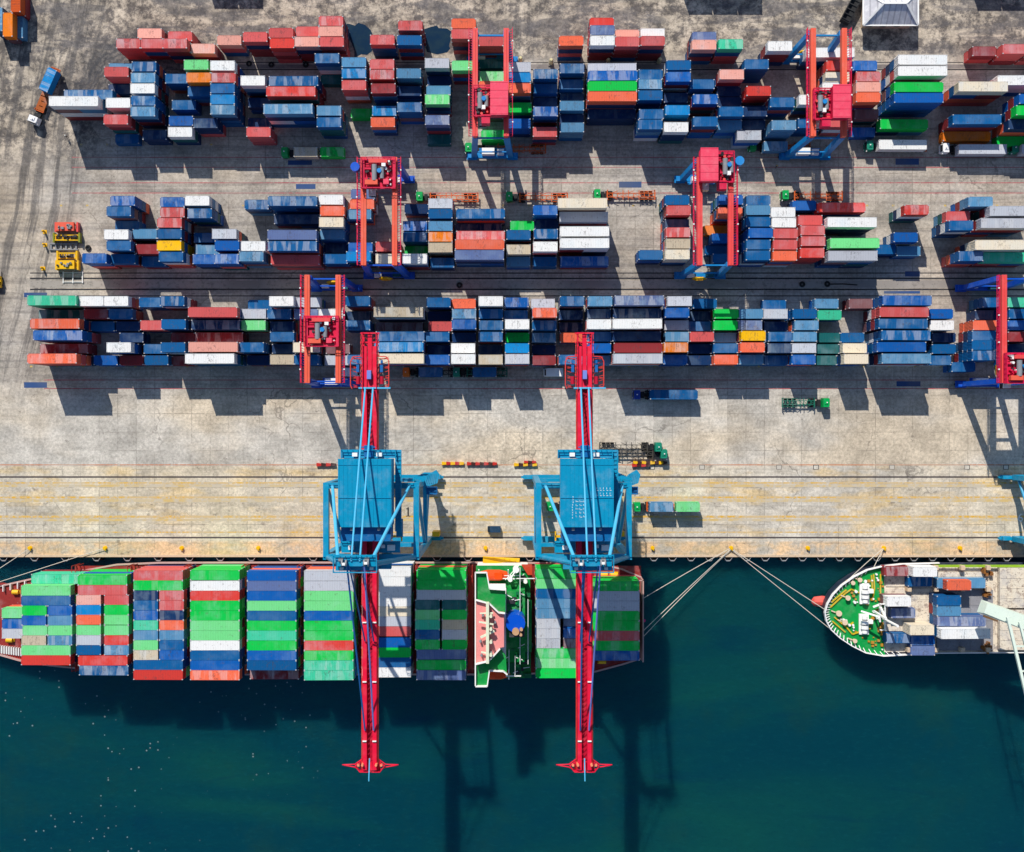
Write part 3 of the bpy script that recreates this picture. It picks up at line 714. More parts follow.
# everything else in the stacks is one object
m = MB()
def put(L, h, x, y, z, ang, c):
    t0 = MB(); col = tuple(c[:3]) + (1,)
    body_mb(L, h, t0, col, ccol=(.42,.42,.44,1)); roof_mb(L, h, t0, col, 1)
    b = len(m.v); ca, sa = math.cos(ang), math.sin(ang)
    m.v += [(x+ca*a-sa*b_, y+sa*a+ca*b_, z+q) for a, b_, q in t0.v]
    m.f += [tuple(b+i for i in f) for f in t0.f]; m.mi += t0.mi; m.c += t0.c
for d in CONT:
    ang = d.get('ang', math.pi/2 if d['rot'] else 0)
    if id(d) not in chosen_ids: put(d['L'], d['h'], d['x'], d['y'], d['z'], ang + R.uniform(-.005,.005), PAL[d['c']][0])
    if d['low']:
        for k in range(d['n']-1):
            pool = 'BBbbbnnnrmmmOTfwk' if d['block'] != 'ship' else 'BbnrmGlGO'
            cc = R.choice(pool) if R.random() > .15 else d['c']
            if d['block'] == 'back': cc = R.choice('mmrmrnb')
            if d['L'] > 10 and R.random() < .3 and d['block'] not in ('ship',):
                for s in (-1, 1): put(L2, d['h'], d['x']+s*3.06, d['y']+R.uniform(-.05,.05), d['z0']+k*d['h'], ang, PAL[R.choice(pool)][0])
            else: put(d['L'], d['h'], d['x']+R.uniform(-.06,.06), d['y']+R.uniform(-.05,.05), d['z0']+k*d['h'], ang, PAL[cc][0])
m.build('shipping_containers', [M_SWALL, M_SROOF, M_CAST], label='lower tiers and smaller glimpses of containers throughout the stacks', cat='containers', kind='stuff')
# ------------------------------------------------------------------ yard gantry cranes
m_gr = paint('gantry_red', C(236,80,78), .25, .45, rust=.04); m_go = paint('gantry_coral', C(240,100,74), .3, .45, rust=.05)
m_gp = paint('gantry_crimson', C(222,24,74), .2, .45, rust=.03); m_pk = paint('machine_house_roof', C(246,74,104), .35, .5, rust=.04)
m_lb = paint('leg_light_blue', C(0,134,206), .3, .45, rust=.05); m_db = paint('leg_deep_blue', C(0,88,206), .3, .45, rust=.05)
m_blk2 = paint('black_machinery', (.03,.03,.035,1), .3, .5); m_wh = paint('white_paint', (.8,.8,.78,1), .3, .5, rust=.03)
m_ye = paint('safety_yellow', C(246,190,0), .35, .5, rust=.15); m_tyre = paint('tyre_rubber', (.02,.02,.02,1), .2, .9, rust=0)
m_gm = paint('machine_grey', (.22,.23,.25,1), .4, .5); m_cb = paint('machine_blue', C(30,140,215), .2, .4, rust=0)
m_glass = paint('dark_glass', (.015,.02,.025,1), .05, .08, rust=0)
m_tl = paint('machine_teal', C(10,90,110), .3, .5)
def wheel_mb(x, y, z, r, w, m=None):
    m = m or MB(); m.tube([(x, y-w/2, z), (x, y-w*.42, z), (x, y+w*.42, z), (x, y+w/2, z)], [r*.8, r, r, r*.8], 12); return m
def gantry(px, py, trolley_py, house, reel, leg_mat, gmat, label, cab_out=None):
    x0 = W(px, 0, 21)[0]; y0 = W(0, py)[1]; ty = W(0, trolley_py, 23)[1] - y0
    t = empty('yard_gantry_crane', (x0, y0, 0), label=label, cat='gantry crane', group='rubber-tyred gantry cranes over the yard blocks')
    gx, hy = 3.7, 12.9
    for s in (-1, 1):
        g = MB(); g.box(s*gx-.5, s*gx+.5, -hy, hy, 19.3, 20.9)
        g.box(s*gx-.62, s*gx+.62, -hy, hy, 20.9, 20.98); g.box(s*gx-.06, s*gx+.06, -hy+.3, hy-.3, 20.98, 21.1)
        gi = g.build('girder', gmat, t)
        k = MB(); xo = s*(gx+1.15)
        k.box(xo-.04+s*.33-.04, xo+s*.33+.04, -hy, hy, 20.3, 20.42); k.box(xo-s*.42-.04, xo-s*.42+.04, -hy, hy, 20.3, 20.42)
        yy = -hy
        while yy < hy: k.beam((xo-s*.42, yy, 20.4), (xo+s*.35, yy+.3, 20.4), .12, .06); yy += .62
        k.rail([(xo+s*.35, -hy), (xo+s*.35, hy)], 20.4, 1.1, .055, step=1.5); k.build('walkway', m_gp, gi)
        lt = MB()
        for q in (-.75, -.25, .25, .75): lt = MB(); lt.cbox(s*(gx+1.55), q*hy, 21.45, .3, .3, .3); lt.build('lamp', m_wh, gi)
    for e in (-1, 1):
        ye = e*(hy-.5)
        for s in (-1, 1):
            g = MB(); g.beam((s*gx, ye, 19.3), (s*4.7, ye, 2.0), 1.4, 1.2); g.build('leg', leg_mat, t)
        g = MB(); g.box(-6.3, 6.3, ye-.65, ye+.65, 1.25, 2.4); g.box(-6.6, -3.9, ye-.9, ye+.9, .95, 1.6); g.box(3.9, 6.6, ye-.9, ye+.9, .95, 1.6)
        sb = g.build('sill_beam', leg_mat, t)
        g = MB(); g.beam((-gx, ye, 17.6), (gx, ye, 17.6), .35, .5); g.build('tie_beam', leg_mat, t)
        g = MB(); g.beam((-4.4, ye, 5.5), (4.4, ye, 5.5), .3, .3); g.build('tie_beam', leg_mat, t)
        for wx in (-6.1, -4.4, 4.4, 6.1): wheel_mb(wx, ye, .62, .62, .5).build('wheel', m_tyre, t)
        if e == (1 if reel == 'N' else -1):
            r = MB(); r.torus((-.6, ye+e*1.15, 3.4), 1.55, .22, 'y'); r.torus((-.6, ye+e*1.15, 3.4), .75, .15, 'y')
            for a in range(8): r.beam((-.6, ye+e*1.15, 3.4), (-.6+1.5*math.cos(a*math.pi/4), ye+e*1.15, 3.4+1.5*math.sin(a*math.pi/4)), .12)
            for q in range(3): r.torus((-.6, ye+e*(.9+.25*q), 3.4), 1.2, .12, 'y')
            r.build('cable_reel', m_ye, t)
            r = MB(); r.box(-3.6, -1.8, ye+e*.3-.5, ye+e*.3+.5, 2.15, 3.5); r.build('power_cabinet', m_wh, t)
            r = MB(); r.box(1.2, 3.2, ye-.6, ye+.6, 2.15, 4.0); r.build('power_cabinet', m_tl, t)
        else:
            r = MB(); r.box(-3.4, 3.4, ye-e*.5-1.0, ye-e*.5+1.0, 2.16, 2.3); r.rail([(-3.4, ye-e*1.5), (3.4, ye-e*1.5)], 2.3, 1.0, .05); r.build('platform', leg_mat, t)
            r = MB(); r.box(-2.6, .6, ye-e*.6-.8, ye-e*.6+.8, 2.3, 4.3); r.box(1.2, 3.0, ye-e*.6-.7, ye-e*.6+.7, 2.3, 3.6); r.build('generator', m_wh, t)
    # trolley
    tr = MB(); 
    for s in (-1, 1): tr.box(s*gx-.35, s*gx+.35, ty-3.6, ty+3.6, 21.15, 21.8)
    for q in (-3.4, -1.2, 1.2, 3.4): tr.box(-gx+.36, gx-.36, ty+q-.22, ty+q+.22, 21.2, 21.7)
    tr.box(-gx+.4, gx-.4, ty-3.1, ty+3.1, 21.05, 21.15)
    tr.rail([(-gx-.4, ty-3.6), (gx+.4, ty-3.6), (gx+.4, ty+3.6), (-gx-.4, ty+3.6)], 21.8, 1.1, .06, True, step=1.2)
    T = tr.build('trolley', m_gp, t)
    rr = random.Random(int(px))
    off_ = {'R': -1.9, 'L': 2.6, None: 0}[house]
    wide = 1.5 if house else 3.0
    d1 = MB(); d1.tube([(off_-.6 if house else -.9, ty-1.9, 22.5), (off_-.6 if house else -.9, ty+1.9, 22.5)], .62, 14); d1.tube([(off_+.9, ty-1.4, 22.4), (off_+.9, ty+1.2, 22.4)], .5, 14)
    d1.build('hoist_drum', m_gm, T)
    mb = [MB() for _ in range(4)]
    for k in range(34):
        b = mb[k % 4]; X = off_ + rr.uniform(-wide, wide); Y = ty + rr.uniform(-3.1, 3.1); s_ = rr.uniform(.25, .75)
        if rr.random() < .5: b.cbox(X, Y, 21.75+s_*.4, s_, s_*rr.uniform(.6,1.4), s_*1.2)
        else: b.tube([(X, Y, 21.4), (X, Y, 21.8+s_)], s_*.45, 9)
    for b, n_, m_ in zip(mb, ('gearbox','motor','resistor_box','brake'), (m_blk2, m_wh if not house else m_gr, m_gp, m_blk2)): b.build(n_, m_, T)
    bl = MB(); bl.tube([(off_+.3, ty+.4, 21.9), (off_+.3, ty+.4, 23.1)], .55, 12); bl.build('motor', m_cb, T)
    wb = MB(); wb.cbox(off_+(1.3 if not house else .2), ty+(1.9 if not house else -1.6), 22.4, .95, .95, 1.0); wb.build('electrical_box', m_wh, T)
    if house:
        s = 1 if house == 'R' else -1
        hx = s*(gx-1.65)
        hb = MB(); hb.box(hx-1.95, hx+1.95, ty-3.7, ty+3.9, 21.85, 24.0); hs = hb.build('machine_house', m_gp, T)
        hr = MB(); hr.box(hx-2.1, hx+2.1, ty-3.85, ty+4.05, 24.003, 24.15); hr.build('roof', m_pk, hs)
        tm = MB()
        for q in range(5): tm.beam((hx-2.1, ty-3.6+1.85*q, 24.16), (hx+2.1, ty-3.6+1.85*q, 24.16), .07, .05)
        tm.build('roof_seam', m_gp, hs)
        c2 = MB(); c2.box(hx-s*3.3-.9, hx-s*3.3+1.1, ty-5.4, ty-3.3, 20.4, 22.7); c2.build('control_box', m_gp, T)
    else:
        for (bx, by, sx, sy, mm) in ((-1.6, -2.3, 3.0, 1.1, m_go), (1.9, -2.2, 1.3, 1.2, m_pk), (0, 2.7, 4.4, .9, m_gr)):
            q = MB(); q.cbox(bx, ty+by, 22.4, sx, sy, 1.1); q.build('motor_cover', mm, T)
    # operator's cab and spreader beneath
    c = MB(); c.box(-gx+.9, -gx+2.6, ty-4.6, ty-2.4, 16.6, 18.8); c.box(-gx+1.5, -gx+1.9, ty-3.8, ty-3.3, 18.8, 21.1); cb = c.build('cab', m_wh, T)
    c = MB(); c.box(-gx+.86, -gx+2.64, ty-4.64, ty-3.0, 16.9, 18.3); c.build('window', m_glass, cb)
    s_ = MB(); s_.box(-3.0, 3.0, ty-.3, ty+.3, 15.4, 15.8)
    for s in (-1, 1): s_.box(s*3.0-.15, s*3.0+.15, ty-1.2, ty+1.2, 15.3, 15.8)
    for s in (-1, 1):
        for q in (-1, 1): s_.beam((s*1.2, ty+q*.5, 15.8), (s*1.4, ty+q*1.2, 21.1), .05)
    s_.build('spreader', m_ye, T)
    if cab_out:
        q = MB(); q.tube([(cab_out, ty+1.6, 20.2), (cab_out, ty+1.6, 21.9)], 1.1, 12); q.build('cable_drum', m_cb if cab_out > 0 else m_db, t)
    return t
gantry(490.7, 110, 100, 'R', 'N', m_lb, m_gr, 'red gantry crane with pink roof, light blue legs, over middle of the upper block')
gantry(829, 110, 103, 'R', 'N', m_lb, m_go, 'red gantry crane with crimson roof and long slanting blue legs, right part of upper block')
gantry(379, 228.5, 172, None, 'S', m_db, m_go, 'open-topped coral gantry crane with its trolley at the top end, middle block', -5.6)
gantry(715.5, 228.5, 166, 'L', 'S', m_lb, m_gr, 'red gantry crane with a pink roof at its top end, middle block', 5.6)
gantry(322.5, 336.7, 331, None, 'N', m_db, m_go, 'open-topped red gantry crane with its trolley halfway, left half of lower block')
gantry(1020, 336.7, 368, None, 'N', m_db, m_gr, 'red gantry crane cut by the right edge of the picture, lower block')
# ------------------------------------------------------------------ quay cranes
m_q = paint('quay_crane_blue', C(0,150,194), .35, .4, rust=.03); m_q2 = paint('quay_crane_light_blue', C(80,186,230), .25, .4, rust=.03)
m_qd = paint('quay_crane_deep_blue', C(0,104,168), .3, .45, rust=.05); m_bm2 = paint('boom_crimson', C(236,20,62), .22, .45, rust=.03)
m_bd = paint('boom_dark_red', C(190,14,52), .22, .5, rust=.03); m_pipe = paint('stay_lavender', C(120,140,220), .2, .4, rust=0)
m_rr = paint('handrail_red', C(226,60,50), .2, .5, rust=0); m_fs = paint('stay_blue', C(24,104,176), .2, .4, rust=0)
YW, YL = -29.0, -13.2
def quay_crane(x0, label, flip=1, drum=1):
    t = empty('quay_crane', (x0, 0, 0), label=label, cat='quay crane', group='ship-to-shore cranes on the quay')
    for y in (YW, YL):
        g = MB(); g.box(-10.6, 10.6, y-.7, y+.7, 2.6, 4.2); g.build('sill_beam', m_q, t)
        g = MB(); g.box(-9.4, 9.4, y-.45, y+.45, 14.5, 15.9); g.build('cross_beam', m_q, t)
        for s in (-1, 1):
            b = MB(); b.box(s*10-2.8, s*10+2.8, y-.45, y+.45, 1.5, 2.5)
            for k in (-1, 1): b.box(s*10+k*1.7-1.25, s*10+k*1.7+1.25, y-.55, y+.55, .7, 1.5)
            b.box(s*13.0-.5, s*13.0+.5, y-.3, y+.3, .9, 1.6)
            bo = b.build('bogie', m_q, t)
            wv_ = MB()
            for k in range(6): wheel_mb(s*10-2.5+k*1.0, y, .42, .4, .3, wv_)
            wv_.build('wheel', m_blk2, bo)
            g = MB(); g.beam((s*10, y, 4.2), (s*10, y, 38), 1.35, 1.25); lg = g.build('leg', m_q, t)
            if y == YL and s == drum:
                k = MB(); yy = y+1.0
                for z in range(5, 37, 4): k.beam((s*10-1.0, yy, z), (s*10+1.0, yy+.0, z+4), .35, .12); k.box(s*10-1.3, s*10+1.3, yy-.4, yy+.4, z-.05, z+.05)
                k.build('stairs', m_q, lg)
    for s in (-1, 1):
        g = MB(); g.box(s*10-.6, s*10+.6, YW, YL, 36.9, 38.3)
        g.build('portal_beam', m_q, t)
        g = MB(); g.box(s*10-.5, s*10+.5, YW+.6, YL-.6, 14.6, 15.8); g.build('portal_beam', m_q, t)
        g = MB(); g.tube([(s*10, YW, 15.8), (s*10, YL, 36.8)], .42, 8); g.build('diagonal_brace', m_q, t)
        g = MB(); g.tube([(s*10, YL-.4, 4.6), (s*10, YW+.4, 14.6)], .36, 8); g.build('diagonal_brace', m_q, t)
    for y in (YW, YL):
        g = MB(); g.box(-9.4, 9.4, y-.65, y+.65, 36.7, 38.25); 
        if y == YL: g.rail([(-9.4, y+.6), (9.4, y+.6)], 38.25, 1.0, .06)
        g.build('cross_beam', m_q, t)
    # boom: two box girders with a trolley deck between
    B = MB()
    YT, YE = -75.4, 17.5
    for s in (-1, 1): B.box(s*1.08-.46, s*1.08+.46, YT, YE, 38.4, 40.4)
    bo = B.build('boom', m_bm2, t)
    k = MB(); k.box(-.62, .62, YT, 8.4, 38.7, 39.0); yy = YT+2
    while yy < 8: k.beam((-.62, yy, 39.9), (.62, yy+1.1, 39.9), .13, .13); yy += 1.1
    k.build('trolley_deck', m_bd, bo)
    k = MB(); yy = -30
    while yy > YT: k.cbox(-1.08, yy, 40.6, .85, .22, .3); k.cbox(1.08, yy, 40.6, .85, .22, .3); yy -= 13.0
    k.build('stay_bracket', m_wh, bo)
    k = MB()
    for s in (-1, 1):
        k.box(s*1.68-.13, s*1.68+.13, YT, 8, 38.9, 38.96); k.rail([(s*1.8, YT), (s*1.8, 8)], 38.96, 1.05, .035, step=2.2)
    k.build('walkway', m_rr, bo)
    # boom tip
    k = MB(); y = YT+.6
    k.box(-2.2, 2.2, y-1.1, y+.9, 38.7, 39.2)
    for s in (-1, 1):
        k.tube([(s*1.6, y+1.6, 39.3), (s*3.4, y+.3, 39.3), (s*6.2, y+.2, 39.3)], .13, 6); k.tube([(s*1.6, y-1.2, 39.3), (s*3.4, y-.3, 39.3), (s*6.2, y+.2, 39.3)], .13, 6)
    k.rail([(-2.2, y-1.1), (2.2, y-1.1)], 39.2, 1.0, .07, step=.8); k.rail([(-2.2, y+.9), (-3.2, y+.2), (-2.2, y-1.1)], 39.2, 1.0, .07, step=.8); k.rail([(2.2, y+.9), (3.2, y+.2), (2.2, y-1.1)], 39.2, 1.0, .07, step=.8)
    k.build('tip_platform', m_bm2, bo)
    k = MB()
    for s in (-1, 1): k.tube([(s*1.5, y+.7, 39.4), (s*1.5, y+.7, 41.2)], .28, 8); k.cbox(s*2.5, y+.4, 40.0, .5, .5, .6)
    k.build('sheave', paint('pale_orange', C(250,150,110), .2), bo)
    k = MB(); k.tube([(0, y+2, 40.4), (0, y-2.6, 41.6)], .14, 6); k.build('lightning_rod', m_q2, bo)
    # rear end: narrow tail, machinery platform with rounded red rail
    k = MB(); k.box(-1.6, -1.25, 7.6, 20.6, 38.9, 39.6); k.box(1.25, 1.6, 7.6, 20.6, 38.9, 39.6); k.box(-.45, .45, 8.5, 20.3, 39.2, 40.2)
    for y in (11.2, 15.6, 18.4, 20.4): k.box(-2.1, 2.1, y-.14, y+.14, 39.65, 39.9)
    k.rail([(-1.5, 8), (-1.5, 20.4), (1.5, 20.4), (1.5, 8)], 39.9, 1.1, .06, step=1.3); k.build('tail_girder', m_bm2, bo)
    k = MB()
    for q in range(10):
        yq = 8.2+q*1.2
        for s in (-1, 1): k.beam((s*.5, yq, 39.7), (s*1.9, yq+1.2, 39.7), .11, .1); k.beam((s*1.9, yq, 40.6), (s*1.9, yq+1.2, 39.8), .09, .09)
    k.build('truss', m_rr, bo)
    P = MB(); P.rail([(-3.9, 8.2), (-4.2, 9), (-4.2, 14.2), (-3.6, 15.2), (-1.6, 15.3)], 39.3, 1.1, .085, step=1.6); P.rail([(3.9, 8.2), (4.2, 9), (4.2, 14.2), (3.6, 15.2), (1.6, 15.3)], 39.3, 1.1, .085, step=1.6)
    for y in (8.6, 10.6, 12.8, 14.8): P.box(-4.1, -1.62, y-.1, y+.1, 39.1, 39.3); P.box(1.62, 4.1, y-.1, y+.1, 39.1, 39.3)
    pl = P.build('rear_platform', m_rr, bo)
    for s in (-1, 1):
        k = MB(); k.cbox(s*2.6, 12.6, 40.0, .6, 1.6, 1.0); k.cbox(s*2.6, 14.1, 39.9, .45, .7, .8); k.build('winch_motor', m_fs, pl)
        k = MB()
        for q in range(7): k.beam((s*1.65, 8.4+q, 39.35), (s*4.1, 9.2+q, 39.35), .12, .1)
        k.build('grating', m_rr, pl)
        k = MB(); k.tube([(s*2.6, 9.2, 39.8), (s*2.6, 10.9, 39.8)], .45, 10); k.build('winch_drum', m_bd, pl)
    k = MB(); k.cbox(0, 11.2, 40.9, .9, 1.9, 1.2); k.build('control_cabin', m_pipe, pl)
    k = MB(); k.box(-2.4, 4.6*1, 8.15, 8.5, 40.4, 40.7); k.build('tie_bar', m_q2, pl)
    # machinery house
    hz = 47.7
    h = MB(); h.box(-5.5, 5.5, -21.3, -7.1, 41.4, hz-.35); hs = h.build('machinery_house', m_q, t)
    r = MB(); r.quadbox([(-5.65,-21.45,hz-.345),(5.65,-21.45,hz-.345),(5.65,-6.95,hz-.345),(-5.65,-6.95,hz-.345),(-5.65,-21.45,hz-.2),(5.65,-21.45,hz-.2),(5.65,-6.95,hz+.1),(-5.65,-6.95,hz+.1)])
    ro = r.build('roof', m_q, hs)
    r = MB(); x = -5.4
    while x < 5.5: r.beam((x,-21.4,hz-.17), (x,-7.0,hz+.12), .07, .07); x += .9
    r.beam((-5.6,-15.2,hz-.0), (5.6,-15.2,hz-.0), .1, .16); r.beam((-5.6,-8.2,hz+.12), (5.6,-8.2,hz+.12), .1, .12); r.build('roof_rib', m_q, ro)
    r = MB(); r.box(-5.3, 5.3, -24.4, -21.32, 41.4, 46.0); r.rail([(-5.3,-24.4), (5.3,-24.4)], 46.0, 1.0, .06); r.build('annex', m_qd, hs)  # deeper blue puts the shade on this lower roof into its colour
    r = MB()
    for s in (-1, 1): r = MB(); r.cbox(s*2.9, -21.9, 46.6, .6, .6, .6); r.build('floodlight', m_gm, hs)
    r = MB(); r.box(-5.9, 5.9, -7.0, -5.2, 41.2, 41.4); r.rail([(-5.9,-7), (-5.9,-5.2), (5.9,-5.2), (5.9,-7)], 41.4, 1.1, .07, step=1.1)
    r.box(5.7, 7.1, -23, -5.2, 41.2, 41.3); r.rail([(7.1,-23), (7.1,-5.2)], 41.3, 1.1, .07, step=1.1)
    r.box(5.6, 7.1, -24.5, -20.5, 38.3, 38.4)
    for i in range(18): r.box(5.9, 6.9, -21+i*.9, -20.75+i*.9, 41.3, 41.5)
    r.build('platform', m_q, hs)
    r = MB(); r.box(-3.4, -2.3, -6.6, -5.8, 41.4, 43.0); r.build('ventilation_box', m_wh, hs)
    r = MB(); r.box(1.8, 3.0, -6.6, -5.8, 41.4, 43.0); r.build('ventilation_box', m_wh, hs)
    r = MB(); r.box(-.95, .95, -6.8, -4.2, 40.4, 42.2); r.beam((-1.5,-4.6,42), (1.5,-4.6,42), .3); r.build('boom_hoist_frame', m_qd, hs)
    # A-frame, apex and stays
    AZ, AY = 60.0, -27.0
    for s in (-1, 1):
        g = MB(); g.tube([(s*9.6, YW, 38.2), (s*3.2, AY-.6, AZ-.6)], .55, 10); g.build('a_frame_leg', m_q, t)
        g = MB(); g.tube([(s*8.5, YL, 38.3), (s*3.6, AY+1, AZ-.4)], .36, 10); g.build('a_frame_backstay', m_q2, t)
    g = MB(); g.box(-4.0, 4.0, AY-1.0, AY+1.0, AZ-1.2, AZ-.2); g.box(-4.3, 4.3, AY-2.1, AY-1.1, AZ-2.2, AZ-1.9); g.rail([(-4.3,AY+1.3), (-4.3,AY-2.1), (4.3,AY-2.1), (4.3,AY+1.3), (-4.3,AY+1.3)], AZ-.2, 1.1, .07, step=1.0)
    ap = g.build('apex_beam', m_q, t)
    g = MB()
    for x in (-2.6, -1.8, 1.8, 2.6): g.tube([(x-.15, AY-.3, AZ+.4), (x+.15, AY-.3, AZ+.4)], .7, 12)
    g.cbox(-2.9, AY+.4, AZ+.1, .9, .6, .6); g.cbox(2.3, AY+.5, AZ+.1, .9, .6, .6); g.build('sheave', m_gm, ap)
    g = MB(); g.cbox(-3.0, AY-1.6, AZ-1.4, .7, .5, .5); g.cbox(3.0, AY-1.6, AZ-1.4, .7, .5, .5); g.cbox(2.2, AY-.2, AZ+1.0, .6, .5, .4); g.cbox(-2.2, AY-.4, AZ+1.0, .6, .5, .4); g.build('lamp', m_wh, ap)
    for s in (-1, 1):
        g = MB(); g.tube([(s*.85, AY, AZ), (s*.85, 8.4, 41.1)], .2, 8); g.build('backstay', m_q2, t)
        g = MB(); g.tube([(s*1.3, AY-.8, AZ-.2), (s*.95, -47, 40.8)], .17, 8); g.build('forestay', m_fs, t)
        g = MB(); g.tube([(s*1.75, AY-.8, AZ-.2), (s*.95, -66.5, 40.8)], .19, 8); g.build('forestay', m_pipe if s > 0 else m_fs, t)
    g = MB(); g.box(-4.6, 4.6, YW-2.4, YW-.7, 38.3, 38.6); g.rail([(-4.6,YW-2.4), (4.6,YW-2.4)], 38.6, 1.0, .07, step=1.1)
    g.box(-6.5, 6.5, YW+1.0, YW+3.6, 38.3, 38.5); g.rail([(-6.5,YW+3.6), (6.5,YW+3.6)], 38.5, 1.0, .06, step=1.1); g.build('hinge_platform', m_q, t)
    g = MB(); g.cbox(4.6, YW+2.2, 39.3, 1.6, 1.2, 1.0); g.cbox(2.8, YW+2.5, 39.2, .8, .7, .6); g.cbox(-4.2, YW+2.2, 39.2, 1.2, .8, .8); g.build('hinge_machinery', m_wh, t)
    # landside cable drum / electrical room beside the leg
    dx = drum
    g = MB(); g.prism([(dx*10.7, YL+.9), (dx*11.6, YL+1.9), (dx*13.4, YL+2.9), (dx*14.2, YL+1.8), (dx*13.7, YL-.2), (dx*11.8, YL-.9), (dx*10.7, YL-.6)], 24.0, 25.2); [g.beam((dx*(10.9+.45*q), YL-.3, 25.26), (dx*(11.6+.36*q), YL+2.0, 25.26), .12, .12) for q in range(6)]
    eo = g.build('electrical_room', m_q, t)
    g = MB(); g.rail([(dx*11, YL-1.1), (dx*13.6, YL-1.1), (dx*13.6, YL-2.8), (dx*11.2, YL-2.8)], 24.0, 1.1, .07, True, step=.9); g.box(dx*11 if dx > 0 else dx*13.6, dx*13.6 if dx > 0 else dx*11, YL-2.8, YL-1.1, 23.85, 23.95); g.build('balcony', m_qd, eo)
    g = MB(); g.box(10.9, 12.7, YW+.9, YW+2.1, 1.2, 5.5); g.build('cable_reel', m_ye, t)
    # trolley and cab hang under the boom, parked over the quay
    g = MB(); g.box(-2.9, 2.9, -27.5, -23.0, 37.3, 38.0); tr = g.build('trolley', m_bd, t)
    g = MB(); g.box(2.2, 4.4, -28.8, -25.6, 34.2, 36.8); g.build('cab', m_wh, tr)
    g = MB(); g.box(-6, 6, -25.5, -25.0, 30.4, 30.9); g.box(-6.1, -5.8, -26.4, -24.1, 30.3, 30.9); g.box(5.8, 6.1, -26.4, -24.1, 30.3, 30.9)
    for s in (-1, 1): g.beam((s*1.2, -25.2, 30.9), (s*1.3, -25.2, 37.3), .06)
    g.build('spreader', m_ye, tr)
    return t, ro
qc1, r1 = quay_crane(-31.2, 'blue quay crane with crimson boom and plain roof, left of the pair', 1, 1)
qc2, r2 = quay_crane(15.9, 'blue quay crane with crimson boom and white marks on its roof', 1, 1)
# faded white marks on the roof of the right-hand crane (too small to be read in the photograph)
g = MB(); rr = random.Random(4)
def roofz(y): return 47.5 + (y + 21.45)/14.5*.3 + .03
def mark(x, y, sx, sy): g.quadbox([(x,y,roofz(y)),(x+sx,y,roofz(y)),(x+sx,y+sy,roofz(y+sy)),(x,y+sy,roofz(y+sy)),(x,y,roofz(y)+.02),(x+sx,y,roofz(y)+.02),(x+sx,y+sy,roofz(y+sy)+.02),(x,y+sy,roofz(y+sy)+.02)])
for i in range(9): mark(-3.1+rr.uniform(-.1,.1), -19.6+i*.55, .14, .32)
for j in range(3):
    for i in range(5): mark(-2.5+j*.8+rr.uniform(0,.3), -19.4+i*.8+rr.uniform(0,.2), .2+rr.random()*.35, .12); mark(-2.4+j*.8, -19.3+i*.8, .1, .35)
for i in range(5):
    for j in range(2): mark(2.0+i*.7, -14.8+j*1.1, .36, .12); mark(2.0+i*.7, -14.5+j*1.1, .1, .4)
g.build('painted_marks', worn('faded_white_marks', (.66,.74,.78,1), C(0,150,194), .56, 3), r2)
qc3 = copy_tree(qc2); qc3.location.x = 139.2; qc3['label'] = 'blue quay crane mostly beyond the right edge, only its left bogies show'
for o in [q for q in COL.objects if q.name.startswith('painted_marks.')]: bpy.data.objects.remove(o)
